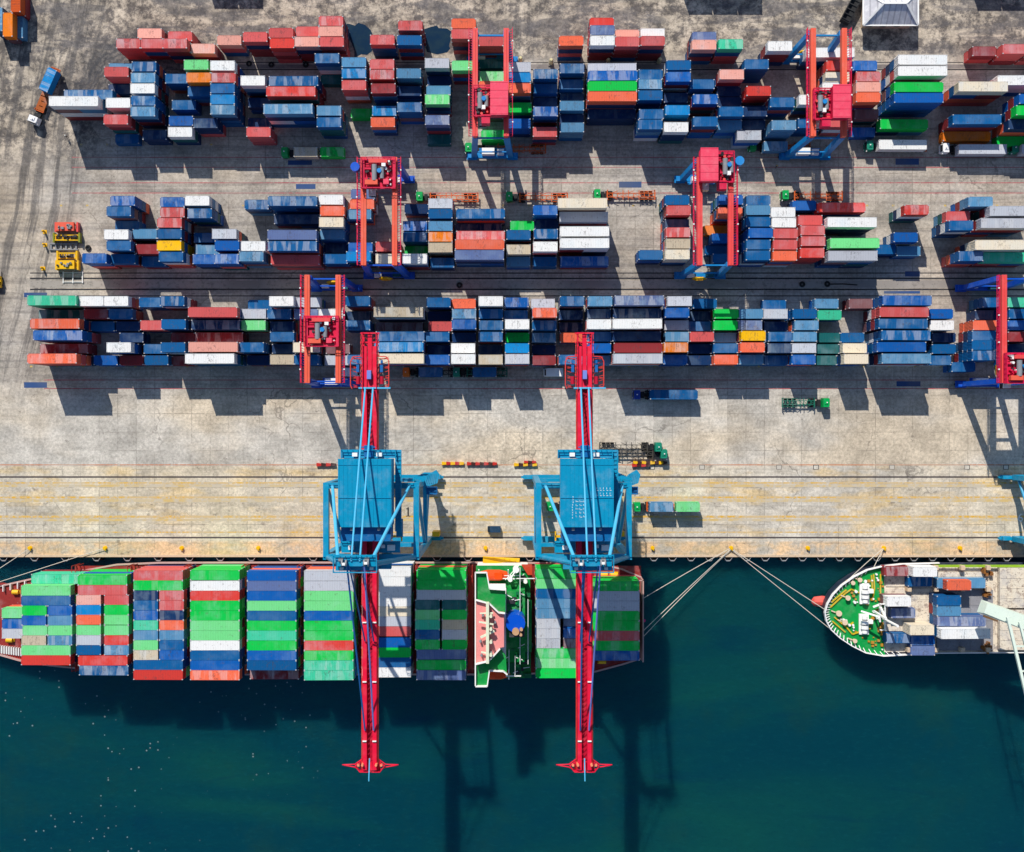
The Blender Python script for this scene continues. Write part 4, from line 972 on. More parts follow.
# ------------------------------------------------------------------ trucks and trailers
m_tg = paint('tractor_green', C(0,170,84), .25, .4, rust=.02); m_tg2 = paint('tractor_teal', C(24,140,112), .25, .4, rust=.02)
m_to = paint('cab_orange', C(236,120,24), .2, .4, rust=.02); m_tw = paint('cab_white', (.8,.8,.8,1), .15, .4, rust=.02); m_tb = paint('cab_blue', C(16,60,160), .2, .4, rust=.02)
m_ch1 = paint('chassis_orange', C(214,96,34), .4, .7, rust=.4); m_ch2 = paint('chassis_dark', C(70,66,60), .5, .7, rust=.3); m_ch3 = paint('chassis_green', C(20,110,90), .4, .6, rust=.2)
m_ch4 = paint('chassis_black', C(34,36,40), .3, .7, rust=.2)
def truck(px, py, deg, cabm, chm, label, L=12.4, name='container_truck', skel=True, gap=1.6, cat='truck', bed=None):
    """px, py: cab roof centre; the cab looks towards deg (0 = picture right)"""
    x, y = W(px, py, 2.9)
    t = empty(name, (x, y, 0), math.radians(deg), label=label, cat=cat, group='tractors and trailers')
    c = MB(); c.prism([(-.75,-1.15),(.55,-1.15),(.85,-.9),(.85,.9),(.55,1.15),(-.75,1.15)], .75, 2.85, shrink=[(-.85,-1.2),(.85,-1.2),(1.1,-1.0),(1.1,1.0),(.85,1.2),(-.85,1.2)])
    c.box(-.5, .4, -.5, .5, 2.86, 3.0); cab = c.build('cab', cabm, t)
    w_ = MB(); w_.quadbox([(1.02,-.9,1.7),(1.05,-.9,1.7),(1.05,.9,1.7),(1.02,.9,1.7),(.86,-.8,2.7),(.92,-.8,2.7),(.92,.8,2.7),(.86,.8,2.7)]); w_.build('windscreen', m_glass, cab)
    w_ = MB(); w_.tube([(.1,0,3.0), (.1,0,3.25)], .16, 8); w_.build('beacon', m_wh, cab)
    w_ = MB()
    for s in (-1, 1): w_.cbox(.8, s*1.4, 2.2, .12, .3, .5); w_.cbox(1.1, s*.8, 1.0, .1, .3, .2)
    w_.build('mirror', m_wh, cab)
    f = MB(); f.box(-4.2, .9, -.5, .5, .6, .85); f.cbox(-1.5, 0, 1.1, .9, 1.7, .7); f.cbox(-2.7, 0, .95, 1.2, 1.0, .25); f.build('tractor_frame', m_ch4, t)
    for wx in (.2, -2.7, -3.6):
        for s in (-1, 1): wheel_mb(wx, s*.95, .5, .5, .42).build('wheel', m_tyre, t)
    xs = -gap - 1.0; xe = xs - L
    h = MB()
    for s in (-1, 1): h.box(xe, xs, s*.5-.09, s*.5+.09, .95, 1.28)
    n = 9 if L > 8 else 5
    for k in range(n+1):
        xx = xs + (xe-xs)*k/n; wd = 1.2 if k in (0, n, n//2) or k % 3 == 0 else .5
        h.box(xx-.1 if k else xx-.2, xx+.1 if k < n else xx+.2, -wd, wd, 1.283, 1.40)
    if skel:
        for k in range(n):
            xa = xs + (xe-xs)*k/n; xb = xs + (xe-xs)*(k+1)/n
            if k % 3 == 1:
                for s in (-1, 1): h.beam((xa, s*.55, 1.3), (xb, s*1.1, 1.3), .12, .1)
            else: h.beam((xa, -.5, 1.25), (xb, .5, 1.25), .1, .08)
    for s in (-1, 1):
        for xx in (xs-.2, xe+.2): h.beam((xx, s*1.22, 1.3), (xx, s*1.22, 1.62), .2, .2)
        h.box(xe+.3, xe+3.9, s*1.05-.06, s*1.05+.06, 1.05, 1.2)
    tr = h.build('trailer_frame', chm, t)
    if bed:
        q = MB(); q.box(xe+.1, xs-.1, -1.15, 1.15, 1.285, 1.40); q.build('load_bed', bed, tr)
    for wx in ((xe+1.1, xe+2.2, xe+3.3) if L > 8 else (xe+.9, xe+2.0)):
        for s in (-1, 1): wheel_mb(wx, s*.95, .5, .5, .45).build('wheel', m_tyre, tr)
    return t
truck(284.5,151.5,180,m_tg,m_ch2,'green tractor with two containers in line, on the lane beneath the upper block')
truck(753.5,145,180,m_tg,m_ch1,'green tractor with orange trailer and faded container, left of the blue crane leg')
truck(870.5,145,180,m_tg2,m_ch1,'dark green tractor pulling one long white container, right of the blue crane leg')
truck(946.5,147.5,180,m_tw,m_ch2,'white-cabbed truck pulling a long silver container, upper right')
truck(1016,147.5,180,m_tg2,m_ch1,'dark green tractor at the right picture edge, upper lane')
truck(468.5,147,180,m_tg,m_ch1,'green tractor with empty orange trailer beneath the upper gantry crane', L=12.4, gap=6.5)
truck(419.5,196,180,m_tg,m_ch1,'green tractor with empty orange trailer beside the coral gantry crane')
truck(509.5,196,180,m_tg,m_ch1,'green tractor with empty orange trailer, middle of the three above the middle block')
truck(597.5,193.5,180,m_tg,m_ch1,'green tractor with empty orange trailer above the long cream containers')
truck(786,194.5,180,m_tg,m_ch1,'green tractor with empty orange trailer right of the pink-roofed middle-block crane')
truck(406,372,180,m_to,m_ch4,'orange-cabbed tractor with a short blue container, below the lower block', L=12.4)
truck(456.5,372,180,m_tg2,m_ch3,'dark green tractor with a short blue container, below the lower block', L=10.4)
truck(637.5,394.6,180,m_tb,m_ch4,'blue-cabbed truck pulling a long blue container on the open apron')
truck(826.5,402.5,0,m_tg,m_ch3,'green tractor facing right with empty green trailer on the open apron', L=8.4)
truck(658.5,447,0,m_tg2,m_ch2,'teal-cabbed tractor with empty dark trailer, the upper of two side by side')
truck(664,453.8,0,m_tg2,m_ch2,'teal-cabbed tractor with empty dark trailer, the lower of two side by side')
truck(550.5,506.5,180,m_tg,m_ch1,'green tractor half hidden under the right blue quay crane')
truck(637.5,507,180,m_tg,m_ch1,'green tractor with blue and pale green containers right of the quay crane')
truck(32.5,118.5,248,m_tw,m_ch1,'white-cabbed truck with rusty orange bed standing at a slant, top left', L=11.8, bed=paint('rusty_bed', C(176,92,38), .8, .8, rust=1.0))
# small white lorry below the lower block
def van(px, py, deg, mat, label, L=5.0, Wd=2.0, hh=2.3, z=0):
    x, y = W(px, py, hh); t = empty('van', (x, y, z), math.radians(deg), label=label, cat='van')
    b = MB(); b.prism([(-L/2,-Wd/2),(L/2-.9,-Wd/2),(L/2-.7,-Wd/2+.15),(L/2-.7,Wd/2-.15),(L/2-.9,Wd/2),(-L/2,Wd/2)], .45, hh, shrink=[(-L/2,-Wd/2),(L/2-.2,-Wd/2),(L/2,-Wd/2+.15),(L/2,Wd/2-.15),(L/2-.2,Wd/2),(-L/2,Wd/2)]); bd = b.build('body', mat, t)
    b = MB(); b.quadbox([(L/2-.3,-.8,1.2),(L/2-.22,-.8,1.2),(L/2-.22,.8,1.2),(L/2-.3,.8,1.2),(L/2-.76,-.75,hh-.15),(L/2-.66,-.75,hh-.15),(L/2-.66,.75,hh-.15),(L/2-.76,.75,hh-.15)]); b.build('windscreen', m_glass, bd)
    for wx in (L/2-1.0, -L/2+.9):
        for s in (-1, 1): wheel_mb(wx, s*(Wd/2-.15), .35, .35, .25).build('wheel', m_tyre, t)
    return t
van(553.5,372.2,180,m_tw,'small white van parked just below the lower block, left of the crane tail', 5.0, 2.1)
van(494,529.5,180,paint('van_slate_blue', C(26,62,92), .3),'small dark blue van parked on the quay between the blue quay cranes', 3.4, 1.6, 1.6)
van(347,372,0,m_tw,'pale box van under the red gantry crane beside the lower block', 6.4, 2.2, 2.6)
# ------------------------------------------------------------------ quay furniture
def bollard(px, py, label):
    x, y = W(px, py); t = empty('bollard', (x, y, 0), label=label, cat='bollard', group='yellow mooring bollards')
    b = MB(); b.tube([(0,0,0), (0,0,.12)], .55, 12); b.tube([(0,0,.12), (0,0,.55)], .26, 12); b.build('base', m_ye, t)
    b = MB(); b.tube([(0,0,.55), (0,0,.7), (0,0,.78)], [.3,.5,.42], 12); b.tube([(.15,-.3,.66), (.25,-.65,.6)], .16, 8); b.build('head', m_ye, t)
ws = ['leftmost','second from left','third from left','fourth from left',None,'left of the right quay crane','just right of the right quay crane','with four mooring lines tied to it','right of the one holding four lines','with the lines from the green foredeck','near the right picture edge']
bx = [30.5,105.5,182,258.5,335,485.5,652.5,731,807.5,883.5,959.5]
for x, l in zip(bx, ws):
    bollard(x, 547.8, 'yellow mooring bollard under the left quay crane' if l is None else 'yellow mooring bollard on the quay edge, ' + l)
m_ch = paint('chain_steel', (.55,.56,.58,1), .2, .5, .3)
x = 3; fen = []
fl_ = []
while x < 1024: fl_.append(x); x += 31.0 if x < 640 else 18.6
proto = None
for i, x in enumerate(fl_):
    X = W(x, 0)[0]
    if proto is None:
        t = empty('fender', (X, QY-.26, -.2)); proto = t
        b = MB(); b.tube([(0,0,-1.2), (0,-.7,-1.2)], [.6,.4], 12); b.box(-.9,.9,-.95,-.7,-2.4,-.2); b.build('rubber_cone', m_tyre, t)
        b = MB()
        for s in (-1, 1): b.tube([(s*1.15,0,.15), (s*.45,-1.05,-.1)], .06, 5)
        b.box(-.5,.5,-1.1,-.96,-.22,-.12); b.build('chain', m_ch, t)
    else: t = copy_tree(proto); t.location.x = X
    tag(t, 'black quay-wall fender with pale V-shaped chains, one of the row along the edge', 'fender', 'fenders along the quay wall')
# barriers by the crane rail
def barrier(px0, px1, py, mats, label, name='hatch_barrier'):
    a = W(px0, py); b = W(px1, py); t = empty(name, (a[0], a[1], 0), label=label, cat='barrier', group='striped barriers by the landside crane rail')
    n = max(3, int((b[0]-a[0])/1.0)); w_ = (b[0]-a[0])/n
    for j, m_ in enumerate(mats):
        g = MB()
        for k in range(n):
            if k % len(mats) == j: g.prism([(k*w_, -.45), ((k+1)*w_, -.3), ((k+1)*w_, .3), (k*w_, .45)], .05, .75)
        g.build('segment', m_, t)
m_rb = paint('barrier_red', C(200,40,30), .4, .6); m_db2 = paint('barrier_dark', C(70,30,24), .3, .6)
barrier(317,336,464.6,(m_rb,m_db2),'dark red barrier row left of the left quay crane')
barrier(442,464,463.3,(m_ye,m_rb),'yellow and red barrier row right of the left quay crane')
barrier(467,497,463.6,(m_rb,m_db2),'red barrier row between the quay cranes')
barrier(514,537,464.6,(m_ye,m_db2),'yellow barrier row just left of the right quay crane')
barrier(524,536,462.2,(m_rb,m_db2),'short red barrier above the yellow one, left of the right quay crane')
barrier(633,667,462.6,(m_ye,m_db2),'yellow barrier row right of the right quay crane roof')
barrier(632,650,465.2,(m_rb,m_db2),'red barrier row just below the yellow one right of the crane')
# painted quay number
g = MB(); X, Y = W(408.2, 511.5)
for (a0, a1, b0, b1) in ((-.2,.2,-1.1,1.1), (-.5,-.2,.55,.85), (-.6,.6,-1.3,-1.1)): g.box(X+a0, X+a1, Y+b0, Y+b1, .012, .015)
g.build('quay_number', paint('number_black', (.02,.02,.02,1), .3, .8), kind='structure')
cu = bpy.data.curves.new('number', 'FONT'); cu.body = '6'; cu.size = 3.0; to = bpy.data.objects.new('tmp', cu); COL.objects.link(to)
me = bpy.data.meshes.new_from_object(to); bpy.data.objects.remove(to); me.materials.append(m_wh)
no = bpy.data.objects.new('quay_number', me); COL.objects.link(no); X, Y = W(1017.5, 521.5); no.location = (X, Y, .02); no['kind'] = 'structure'
# tyres lying in the yard
for px, py, l in ((249.3,64,'left of the three tyres between the upper stacks'),(271.5,65,'middle of the three tyres between the upper stacks'),(306,65,'right of the three tyres between the upper stacks'),(459.5,285.3,'alone on the strip between middle and lower blocks'),(802,284.5,'left of the pair on the strip right of the middle'),(827,284.2,'right of the pair on the strip right of the middle'),(88.5,248,'beside the blue stack and the yellow spreader')):
    X, Y = W(px, py); g = MB(); g.torus((0,0,.28), .52, .26); o = g.build('tyre', m_tyre, None, label='black tyre ' + l, cat='tyre', group='loose black tyres'); o.location = (X, Y, .015)
# pale corner posts between rear stacks
for px, py, l in ((520.5,61.5,'left of the four behind the upper block'),(551,63.5,'second of the four behind the upper block'),(607.5,63,'third of the four behind the upper block'),(658.5,62.5,'right of the four behind the upper block')):
    X, Y = W(px, py); t = empty('corner_post', (X, Y, 0), label='short pale yellow post ' + l, cat='post', group='pale posts behind the upper block')
    g = MB(); g.tube([(0,0,0), (0,0,2.4), (0,0,2.8)], [.55,.5,.3], 10); g.build('post', paint('post_pale', (.62,.55,.30,1), .5), t)
    g = MB(); g.box(-.7,.7,-.7,.7,0,.3); g.build('base', m_wall, t)
# spreaders parked at the left
def spreader(px, py, L, mat, mat2, label, solid=False, deg=0):
    X, Y = W(px, py, 1.5); t = empty('container_spreader', (X, Y, 0), math.radians(deg), label=label, cat='spreader', group='crane spreaders parked on the left')
    g = MB()
    for s in (-1, 1): g.box(-L/2, L/2, s*.62-.16, s*.62+.16, .9, 1.5)
    for k in range(7): xx = -L/2+.4+k*(L-.8)/6; g.box(xx-.12, xx+.12, -.45, .45, 1.0, 1.4)
    if solid: g.box(-L/2+.3, L/2-.6, -1.1, 1.1, 1.5, 2.3)
    f = g.build('frame', mat, t)
    for s in (-1, 1):
        g = MB(); g.box(s*L/2-.22, s*L/2+.22, -1.22, 1.22, .5, 1.6)
        for q in (-1, 1): g.box(s*L/2-.15, s*L/2+.15, q*1.15-.1, q*1.15+.1, 0, .5)
        g.build('end_beam', mat2, t)
    g = MB()
    for k in range(9): g.cbox(R.uniform(-L/2+.8, L/2-.8), R.uniform(-.5,.5), 1.75 + (.7 if solid else 0), R.uniform(.3,.8), R.uniform(.3,.6), .5)
    g.build('headblock', m_gm if solid else m_blk2, t)
spreader(66.5,227,5.6,m_go,m_gr,'coral red container spreader, uppermost of the parked spreaders', True)
spreader(66.5,237.5,6.6,m_ye,paint('olive_yellow', C(130,140,30), .3),'yellow and black container spreader between the coral and yellow ones')
spreader(67,255.5,5.0,m_ye,m_ye,'narrow yellow spreader just above the solid yellow one')
spreader(67,265,5.6,m_ye,m_ye,'solid yellow container spreader, lowest of the parked spreaders', True)
g = MB(); X, Y = W(65.5, 247); g.box(X-4, X+3.4, Y-.9, Y-.6, .02, .5); g.box(X-4, X+3.4, Y+.6, Y+.9, .02, .5)
for k in range(6): g.box(X-3.8+k*1.3, X-3.4+k*1.3, Y-.6, Y+.6, .05, .4)
g.build('steel_rack', m_gm, None, label='dark steel rack on the ground between yellow spreaders', cat='rack')
g = MB(); X, Y = W(72.5, 277.5); 
for s in (-1, 1): g.box(X-2.5, X+2.9, Y+s*1.2-.06, Y+s*1.2+.06, .02, .3)
for k in range(3): g.box(X-2.4+k*2.5, X-2.2+k*2.5, Y-1.5, Y+1.5, .02, .32)
g.build('steel_rack', m_wh, None, label='pale steel frame on the ground below the solid yellow spreader', cat='rack')
for px, py, l in ((45,232,'beside the coral spreader'),(45.5,245,'beside the yellow and black spreader'),(43.5,268.5,'beside the solid yellow spreader')):
    X, Y = W(px, py); g = MB(); g.tube([(X,Y,0), (X+.1,Y,1.5), (X+.1,Y-.1,1.9)], [.22,.3,.1], 8); g.box(X-.5,X+.5,Y-.5,Y+.5,0,.12); g.build('cone_post', m_ye, None, label='small yellow post ' + l, cat='post', group='small yellow posts near the spreaders')
# yellow forklift cut by the left edge
X, Y = W(.5, 281); t = empty('forklift', (X, Y, 0), label='yellow forklift cut by the left picture edge', cat='forklift')
g = MB(); g.box(-.7,.7,-1.6,1.0,.4,1.2); g.box(-.65,.65,-1.9,-1.2,.5,1.5); g.build('body', m_ye, t)
g = MB(); g.box(-.55,.55,-.7,.6,2.05,2.15)
for sx in (-.5,.5):
    for sy in (-.65,.55): g.beam((sx,sy,1.2), (sx,sy,2.06), .08)
g.build('overhead_guard', m_blk2, t)
g = MB(); g.box(-.5,-.35,1.0,1.15,.2,3.0); g.box(.35,.5,1.0,1.15,.2,3.0); g.box(-.45,-.3,1.15,2.4,.15,.22); g.box(.3,.45,1.15,2.4,.15,.22); g.build('mast', m_blk2, t)
for sx in (-.6,.6):
    for sy in (-1.2,.6): g = MB(); g.tube([(sx-.12,sy,.35),(sx+.12,sy,.35)], .35, 10); g.build('wheel', m_tyre, t)
# blue power cabinet beside the lower rear strip, small dark things
def person(px, py, label, shirt, deg=0):
    X, Y = W(px, py); me = bpy.data.meshes.new('person')
    V = [(0,0,.95),(0,0,1.2),(0,0,1.42),(0,0,1.52),(0,.02,1.66),(0,.02,1.76),(.10,0,.9),(.13,.08,.5),(.14,.02,.08),(.14,.16,.04),(-.10,0,.9),(-.13,-.10,.5),(-.14,-.2,.1),(-.14,-.08,.04),
         (.2,0,1.4),(.27,-.04,1.12),(.28,.1,.88),(-.2,0,1.4),(-.27,.04,1.12),(-.28,.14,.9)]
    E = [(0,1),(1,2),(2,3),(3,4),(4,5),(0,6),(6,7),(7,8),(8,9),(0,10),(10,11),(11,12),(12,13),(2,14),(14,15),(15,16),(2,17),(17,18),(18,19)]
    r_ = [.15,.15,.16,.06,.10,.08,.1,.075,.05,.04,.1,.075,.05,.04,.07,.05,.035,.07,.05,.035]
    me.from_pydata(V, E, []); o = bpy.data.objects.new('person', me); COL.objects.link(o); o.location = (X, Y, .01); o.rotation_euler = (0,0,math.radians(deg))
    md = o.modifiers.new('skin', 'SKIN'); me.skin_vertices.new() if not me.skin_vertices else None
    for i, q in enumerate(r_): me.skin_vertices[0].data[i].radius = (q, q)
    me.skin_vertices[0].data[0].use_root = True; s_ = o.modifiers.new('sub', 'SUBSURF'); s_.levels = 1; s_.render_levels = 1
    me.materials.append(shirt); tag(o, label, 'person')
    h = MB(); h.tube([(0,.02,1.70), (0,.02,1.8), (0,.02,1.85)], [.135,.12,.04], 10); h.box(-.1,.1,.12,.22,1.70,1.73); h.build('helmet', m_ye if deg else m_wh, o)
person(68,137.5,'person in dark work clothes walking below the long white container, top left', m_blk2)
person(775.5,167.5,'person in dark clothes standing on the lane right of the blue crane wheels', m_blk2, 40)
# rusty bricks of scrap near the strip: coil of pipe beside the pair of tyres
g = MB(); a = W(829,284.3); b = W(857,285); g.tube([(a[0],a[1],.2),((a[0]+b[0])/2,b[1]+.25,.2),(b[0],b[1],.2)], .14, 6); g.build('hose', m_tyre, None, label='dark hose lying right of the pair of tyres on the strip', cat='hose')
# ------------------------------------------------------------------ hip-roofed building, top right, and machine beside it
z = 4.2; P4 = [W(863.5,25,z), W(918,25.5,z), W(918.5,-9,z), W(867,-9,z)]
x0, y0 = P4[0]; x1, y1 = P4[1][0], P4[2][1]
bl = empty('hipped_building', ((x0+x1)/2, (y0+y1)/2, 0), label='small building with pale hipped metal roof, top right', cat='building')
hw, hh2 = (x1-x0)/2, (y1-y0)/2
m_rf = NT('roof_sheet', .5); v = m_rf.tc.outputs['Object']; xx = m_rf.xyz(v)[0]
m_rf = m_rf.col(m_rf.mix(m_rf.ma('MULTIPLY', m_rf.step(m_rf.ma('SINE', m_rf.ma('MULTIPLY', xx, 4.2)), .6, .95), .5), m_rf.mix(m_rf.step(m_rf.noise(v, .5, 6, .7), .4, .7), (.50,.50,.54,1), (.70,.70,.72,1)), (.2,.2,.24,1)))
g = MB(); b = len(g.v); rz = 7.2
g.v += [(-hw,-hh2,4.2),(hw,-hh2,4.2),(hw,hh2,4.2),(-hw,hh2,4.2),(-hw+hh2*.95,0,rz),(hw-hh2*.95,0,rz)]
for f in ((0,1,5,4),(1,2,5),(2,3,4,5),(3,0,4),(3,2,1,0)): g.f.append(f); g.mi.append(0); g.c.append(None)
rf = g.build('roof', m_rf, bl)
g = MB()
for a, b in (((-hw,-hh2,4.25),(-hw+hh2*.95,0,rz+.05)),((hw,-hh2,4.25),(hw-hh2*.95,0,rz+.05)),((hw,hh2,4.25),(hw-hh2*.95,0,rz+.05)),((-hw,hh2,4.25),(-hw+hh2*.95,0,rz+.05)),((-hw+hh2*.95,0,rz+.05),(hw-hh2*.95,0,rz+.05)),((-hw,-hh2,4.2),(hw,-hh2,4.2)),((hw,-hh2,4.2),(hw,hh2,4.2)),((-hw,-hh2,4.2),(-hw,hh2,4.2))): g.beam(a, b, .5, .12)
g.build('ridge_capping', m_wh, rf)
g = MB(); g.box(-hw+.8, hw-.8, -hh2+.8, hh2-.8, 0, 4.15); wl = g.build('wall', m_cope, bl)
for k in range(3): g = MB(); g.box(-hw+1.6+k*3.6, -hw+3.2+k*3.6, -hh2+.74, -hh2+.78, 1.0, 2.6); g.build('window', m_glass, wl)
X, Y = W(852, 8, 2); t = empty('scrap_container', (X, Y, 0), math.radians(62), label='black skip-like trailer standing at a slant beside the hipped roof', cat='trailer')
g = MB(); g.box(-4,4,-1.2,1.2,.7,1.1); g.box(-4,4,-1.2,-1.1,1.1,2.4); g.box(-4,4,1.1,1.2,1.1,2.4); g.box(-4,-3.9,-1.1,1.1,1.1,2.4)
for k in range(6): g.box(-3.6+k*1.4,-3.4+k*1.4,-1.1,1.1,2.3,2.42)
g.build('bed', m_ch4, t)
for sx in (-2.6,-1.4,2.6):
    for s in (-1,1): wheel_mb(sx, s*.9, .5, .5, .4).build('wheel', m_tyre, t)
# ------------------------------------------------------------------ the container ship
def outline(px, z): return [W(a, b, z) for a, b in px]
m_hull = paint('hull_red_brown', C(176,52,44), .3, .5, rust=.25); m_hd = paint('hull_blue', C(10,40,80), .3, .4)
m_dk = paint('deck_red', C(150,44,40), .5, .7, rust=.3); m_rim = paint('rim_pale_pink', C(206,168,160), .3, .5)
m_dg = paint('deck_green', C(0,150,64), .4, .6, rust=.06); m_dgd = paint('deck_dark_green', C(0,112,66), .4, .6, rust=.08)
m_pnk = paint('bridge_roof_pink', C(244,150,146), .35, .6, rust=.10); m_w2 = paint('ship_white', (.82,.82,.80,1), .25, .4, rust=.03)
m_lb2 = paint('lifeboat_orange', C(244,78,10), .1, .35, rust=0); m_fun = paint('funnel_blue', C(0,84,210), .1, .35, rust=0)
HUL = [(-40,585),(-8,584),(0,586),(40,577),(86,570),(117,564.5),(160,562.6),(240,562.4),(500,562.4),(600,563.6),(622,569),(641,577),(641.5,600),(641.5,640),(641,658),(622,664),(594,671.5),(500,674),(240,674),(150,673),(90,669),(50,665),(20,660),(-8,652),(-40,640),(-60,612)]
def scaled(pts, f, cx, cy): return [(cx+(x-cx)*f, cy+(y-cy)*f) for x, y in pts]
zd = 1.6
hp = outline(HUL, zd); cx = sum(p[0] for p in hp)/len(hp); cy = sum(p[1] for p in hp)/len(hp)
inner = [(cx+(x-cx)*.985, cy+(y-cy)*.93) for x, y in hp]
ship = empty('container_ship', (cx, cy, -3), label='large red-hulled container ship fully stacked with containers, moored at the left', cat='ship')
def P(parts): return parts
def loc(m):      # move world-space vertices into the ship's frame
    m.v = [(x-cx, y-cy, z+3) for x, y, z in m.v]; return m
g = MB(); g.prism(hp, -6, zd, shrink=inner); hull = loc(g).build('hull', m_hull, ship)
g = MB(); n = len(hp)
for a, b in zip(hp, hp[1:]+hp[:1]): g.beam((a[0],a[1],zd+.25), (b[0],b[1],zd+.25), .42, .5)
loc(g).build('bulwark', m_rim, hull)
g = MB(); g.prism([(cx+(x-cx)*.99, cy+(y-cy)*.96) for x, y in hp], zd+.003, zd+.05); loc(g).build('deck', m_dk, ship)
# bow fittings seen left of the first bays
for k in range(12):
    a = W(4+k*7.2, 585-k*1.4, 2); g = MB(); g.box(a[0]-.1, a[0]+.1, a[1]-1.6, a[1], 1.65, 2.6); loc(g).build('rail_stanchion', m_w2, ship)
    a = W(0+k*2.4, 653+k*.3, 2); g = MB(); g.box(a[0]-.12, a[0]+.12, a[1], a[1]+2.0, 1.65, 2.4); loc(g).build('rail_stanchion', m_w2, ship)
for bx_, by_ in ((16,592),(60,574),(66,580),(10,640)):
    a = W(bx_, by_, 2); g = MB(); g.tube([(a[0]-.8,a[1],2.2),(a[0]+.8,a[1],2.2)], .6, 10); g.box(a[0]-1.1,a[0]+1.1,a[1]-.5,a[1]+.5,1.66,2.0); loc(g).build('winch', m_ye, ship)
# lashing bridges and hatch covers under the bays
for i, (xa, xb) in enumerate(((20,72),(77,127),(133,184),(189,241),(247,296),(303,354),(361,411),(417,467),(535,586),(592,641))):
    a = W(xa, 566, SHZ); b = W(xb, 671, SHZ); 
    if i == 0: a = W(xa, 586, SHZ); b = W(xb, 655, SHZ)
    if i == 9: b = W(xb, 660, SHZ)
    g = MB(); g.box(a[0], b[0], b[1], a[1], zd+.06, SHZ-.02); loc(g).build('hatch_cover', m_dk, ship)
for xx in (74.5, 130, 186.5, 244, 299.5, 357.5, 414, 470.5, 589):
    a = W(xx, 566, 6); b = W(xx, 671, 6); g = MB()
    for s in (-.45, .45):
        for k in range(12): yy = b[1]+(a[1]-b[1])*k/11; g.box(a[0]+s-.08, a[0]+s+.08, yy-.1, yy+.1, zd+.06, 6.6)
        g.box(a[0]+s-.07, a[0]+s+.07, b[1], a[1], 4.0, 4.15); g.box(a[0]+s-.07, a[0]+s+.07, b[1], a[1], 6.5, 6.65)
    g.box(a[0]-.4, a[0]+.4, b[1], a[1], 3.9, 3.98); loc(g).build('lashing_bridge', m_hull, ship)
# superstructure
def plate(name, px, z, th, mat, par, fr=ship, under=None):
    g = MB(); g.prism(outline(px, z), z-th, z); return loc(g).build(name, mat, par)
acc = MB(); acc.prism(outline([(477,566),(528,566),(529,676),(477,676)], 9), zd+.06, 9.0)
sup = loc(acc).build('accommodation_block', m_w2, ship)
plate('lower_deck', [(476,565.5),(530,565.5),(531,678),(476,678)], 9.06, .05, m_dg, sup)
plate('upper_block', [(478,594),(506,594),(506,661),(478,661)], 22.5, 13.4, m_w2, sup)
zb = 24.0
plate('bridge_wing', [(476,572.6),(486.4,572.6),(489,588.6),(505.5,590),(505.5,612),(498.5,612),(489.5,603.5),(476,599.4)], zb, .6, m_dg, sup)
plate('bridge_wing', [(476,663.5),(488.6,660.5),(500,648),(505.8,656),(506.8,673.6),(503,670.5),(489.2,669.5),(486.8,685.2),(476,685.2)], zb, .6, m_dg, sup)
plate('bridge_roof', [(476.2,599.8),(489.3,603.8),(498.5,612.4),(504,613),(504,647),(499.8,647.8),(488.5,660.2),(476.2,663.2)], zb+1.4, 1.4, m_pnk, sup)
g = MB()
ed = outline([(475.6,572.2),(486.8,572.2),(489.6,588.2),(505.8,589.4)], zb); ed2 = outline([(475.6,599.4),(489.6,603.2),(498.9,612.2),(505,612.8)], zb+1.4); ed3 = outline([(475.6,663.6),(488.9,660.4),(500,648.2)], zb+1.4); ed4 = outline([(475.6,685.6),(487.2,685.6),(489.5,669.8),(503.4,670.6),(507.4,674)], zb); ed5 = outline([(475.4,572.2),(475.4,685.6)], zb+.6)
for E_, zz in ((ed,zb),(ed2,zb+1.4),(ed3,zb+1.4),(ed4,zb),(ed5,zb)):
    for a, b in zip(E_, E_[1:]): g.beam((a[0],a[1],zz+.5), (b[0],b[1],zz+.5), .26, 1.0)
loc(g).build('railing', m_w2, sup)
g = MB(); X, Y = W(487.5, 633, 27); g.box(X-.35, X+.35, Y-7, Y+7, 25.4, 27.6); g.beam((X-1.6,Y-1,27), (X+1.6,Y+.5,27), .5); g.beam((X-2,Y+2.6,27), (X+1.4,Y+2.0,27), .35); g.beam((X-1.8,Y+4.5,26.6), (X+1.3,Y+4.6,26.6), .3); g.beam((X-1.5,Y-4.5,26.6), (X+1.0,Y-5,26.6), .35)
for q in (-5,-2,1,4): g.tube([(X+.8,Y+q,25.4), (X+.8,Y+q,28)], .35, 8)
loc(g).build('radar_mast', paint('mast_cream', C(232,238,210), .2), sup)
g = MB()
for px_, py_ in ((480.5,641),(481.5,655),(495,622),(483,615),(491,652)): X, Y = W(px_, py_, 26); g.tube([(X,Y,25.4),(X,Y,26.6)], .28, 8)
loc(g).build('vent', m_gm, sup)
for yy in (575.5, 674.5):
    X, Y = W(493.6 if yy < 600 else 494.2, yy, 13); g = MB()
    g.tube([(X-3.9,Y,12.2),(X-3.2,Y,12.3),(X-1.5,Y,12.4),(X+1.5,Y,12.4),(X+3.2,Y,12.3),(X+3.9,Y,12.2)], [.2,.95,1.35,1.35,.95,.2], 12); g.cbox(X+1.2, Y, 13.6, 2.0, 1.5, .6); lbt = loc(g).build('lifeboat', m_lb2, sup)
    g = MB()
    for q in (-3.6, 3.6): g.beam((X+q, Y-1.6, 11), (X+q, Y+1.6, 14.2), .25); g.beam((X+q, Y-1.7, 9.1), (X+q, Y-1.6, 11), .3)
    loc(g).build('davit', m_w2, sup)
    plate('boat_deck', [(488,yy-5),(503.5,yy-5),(503.5,yy+5),(488,yy+5)], 10.6, .3, m_dg, sup)
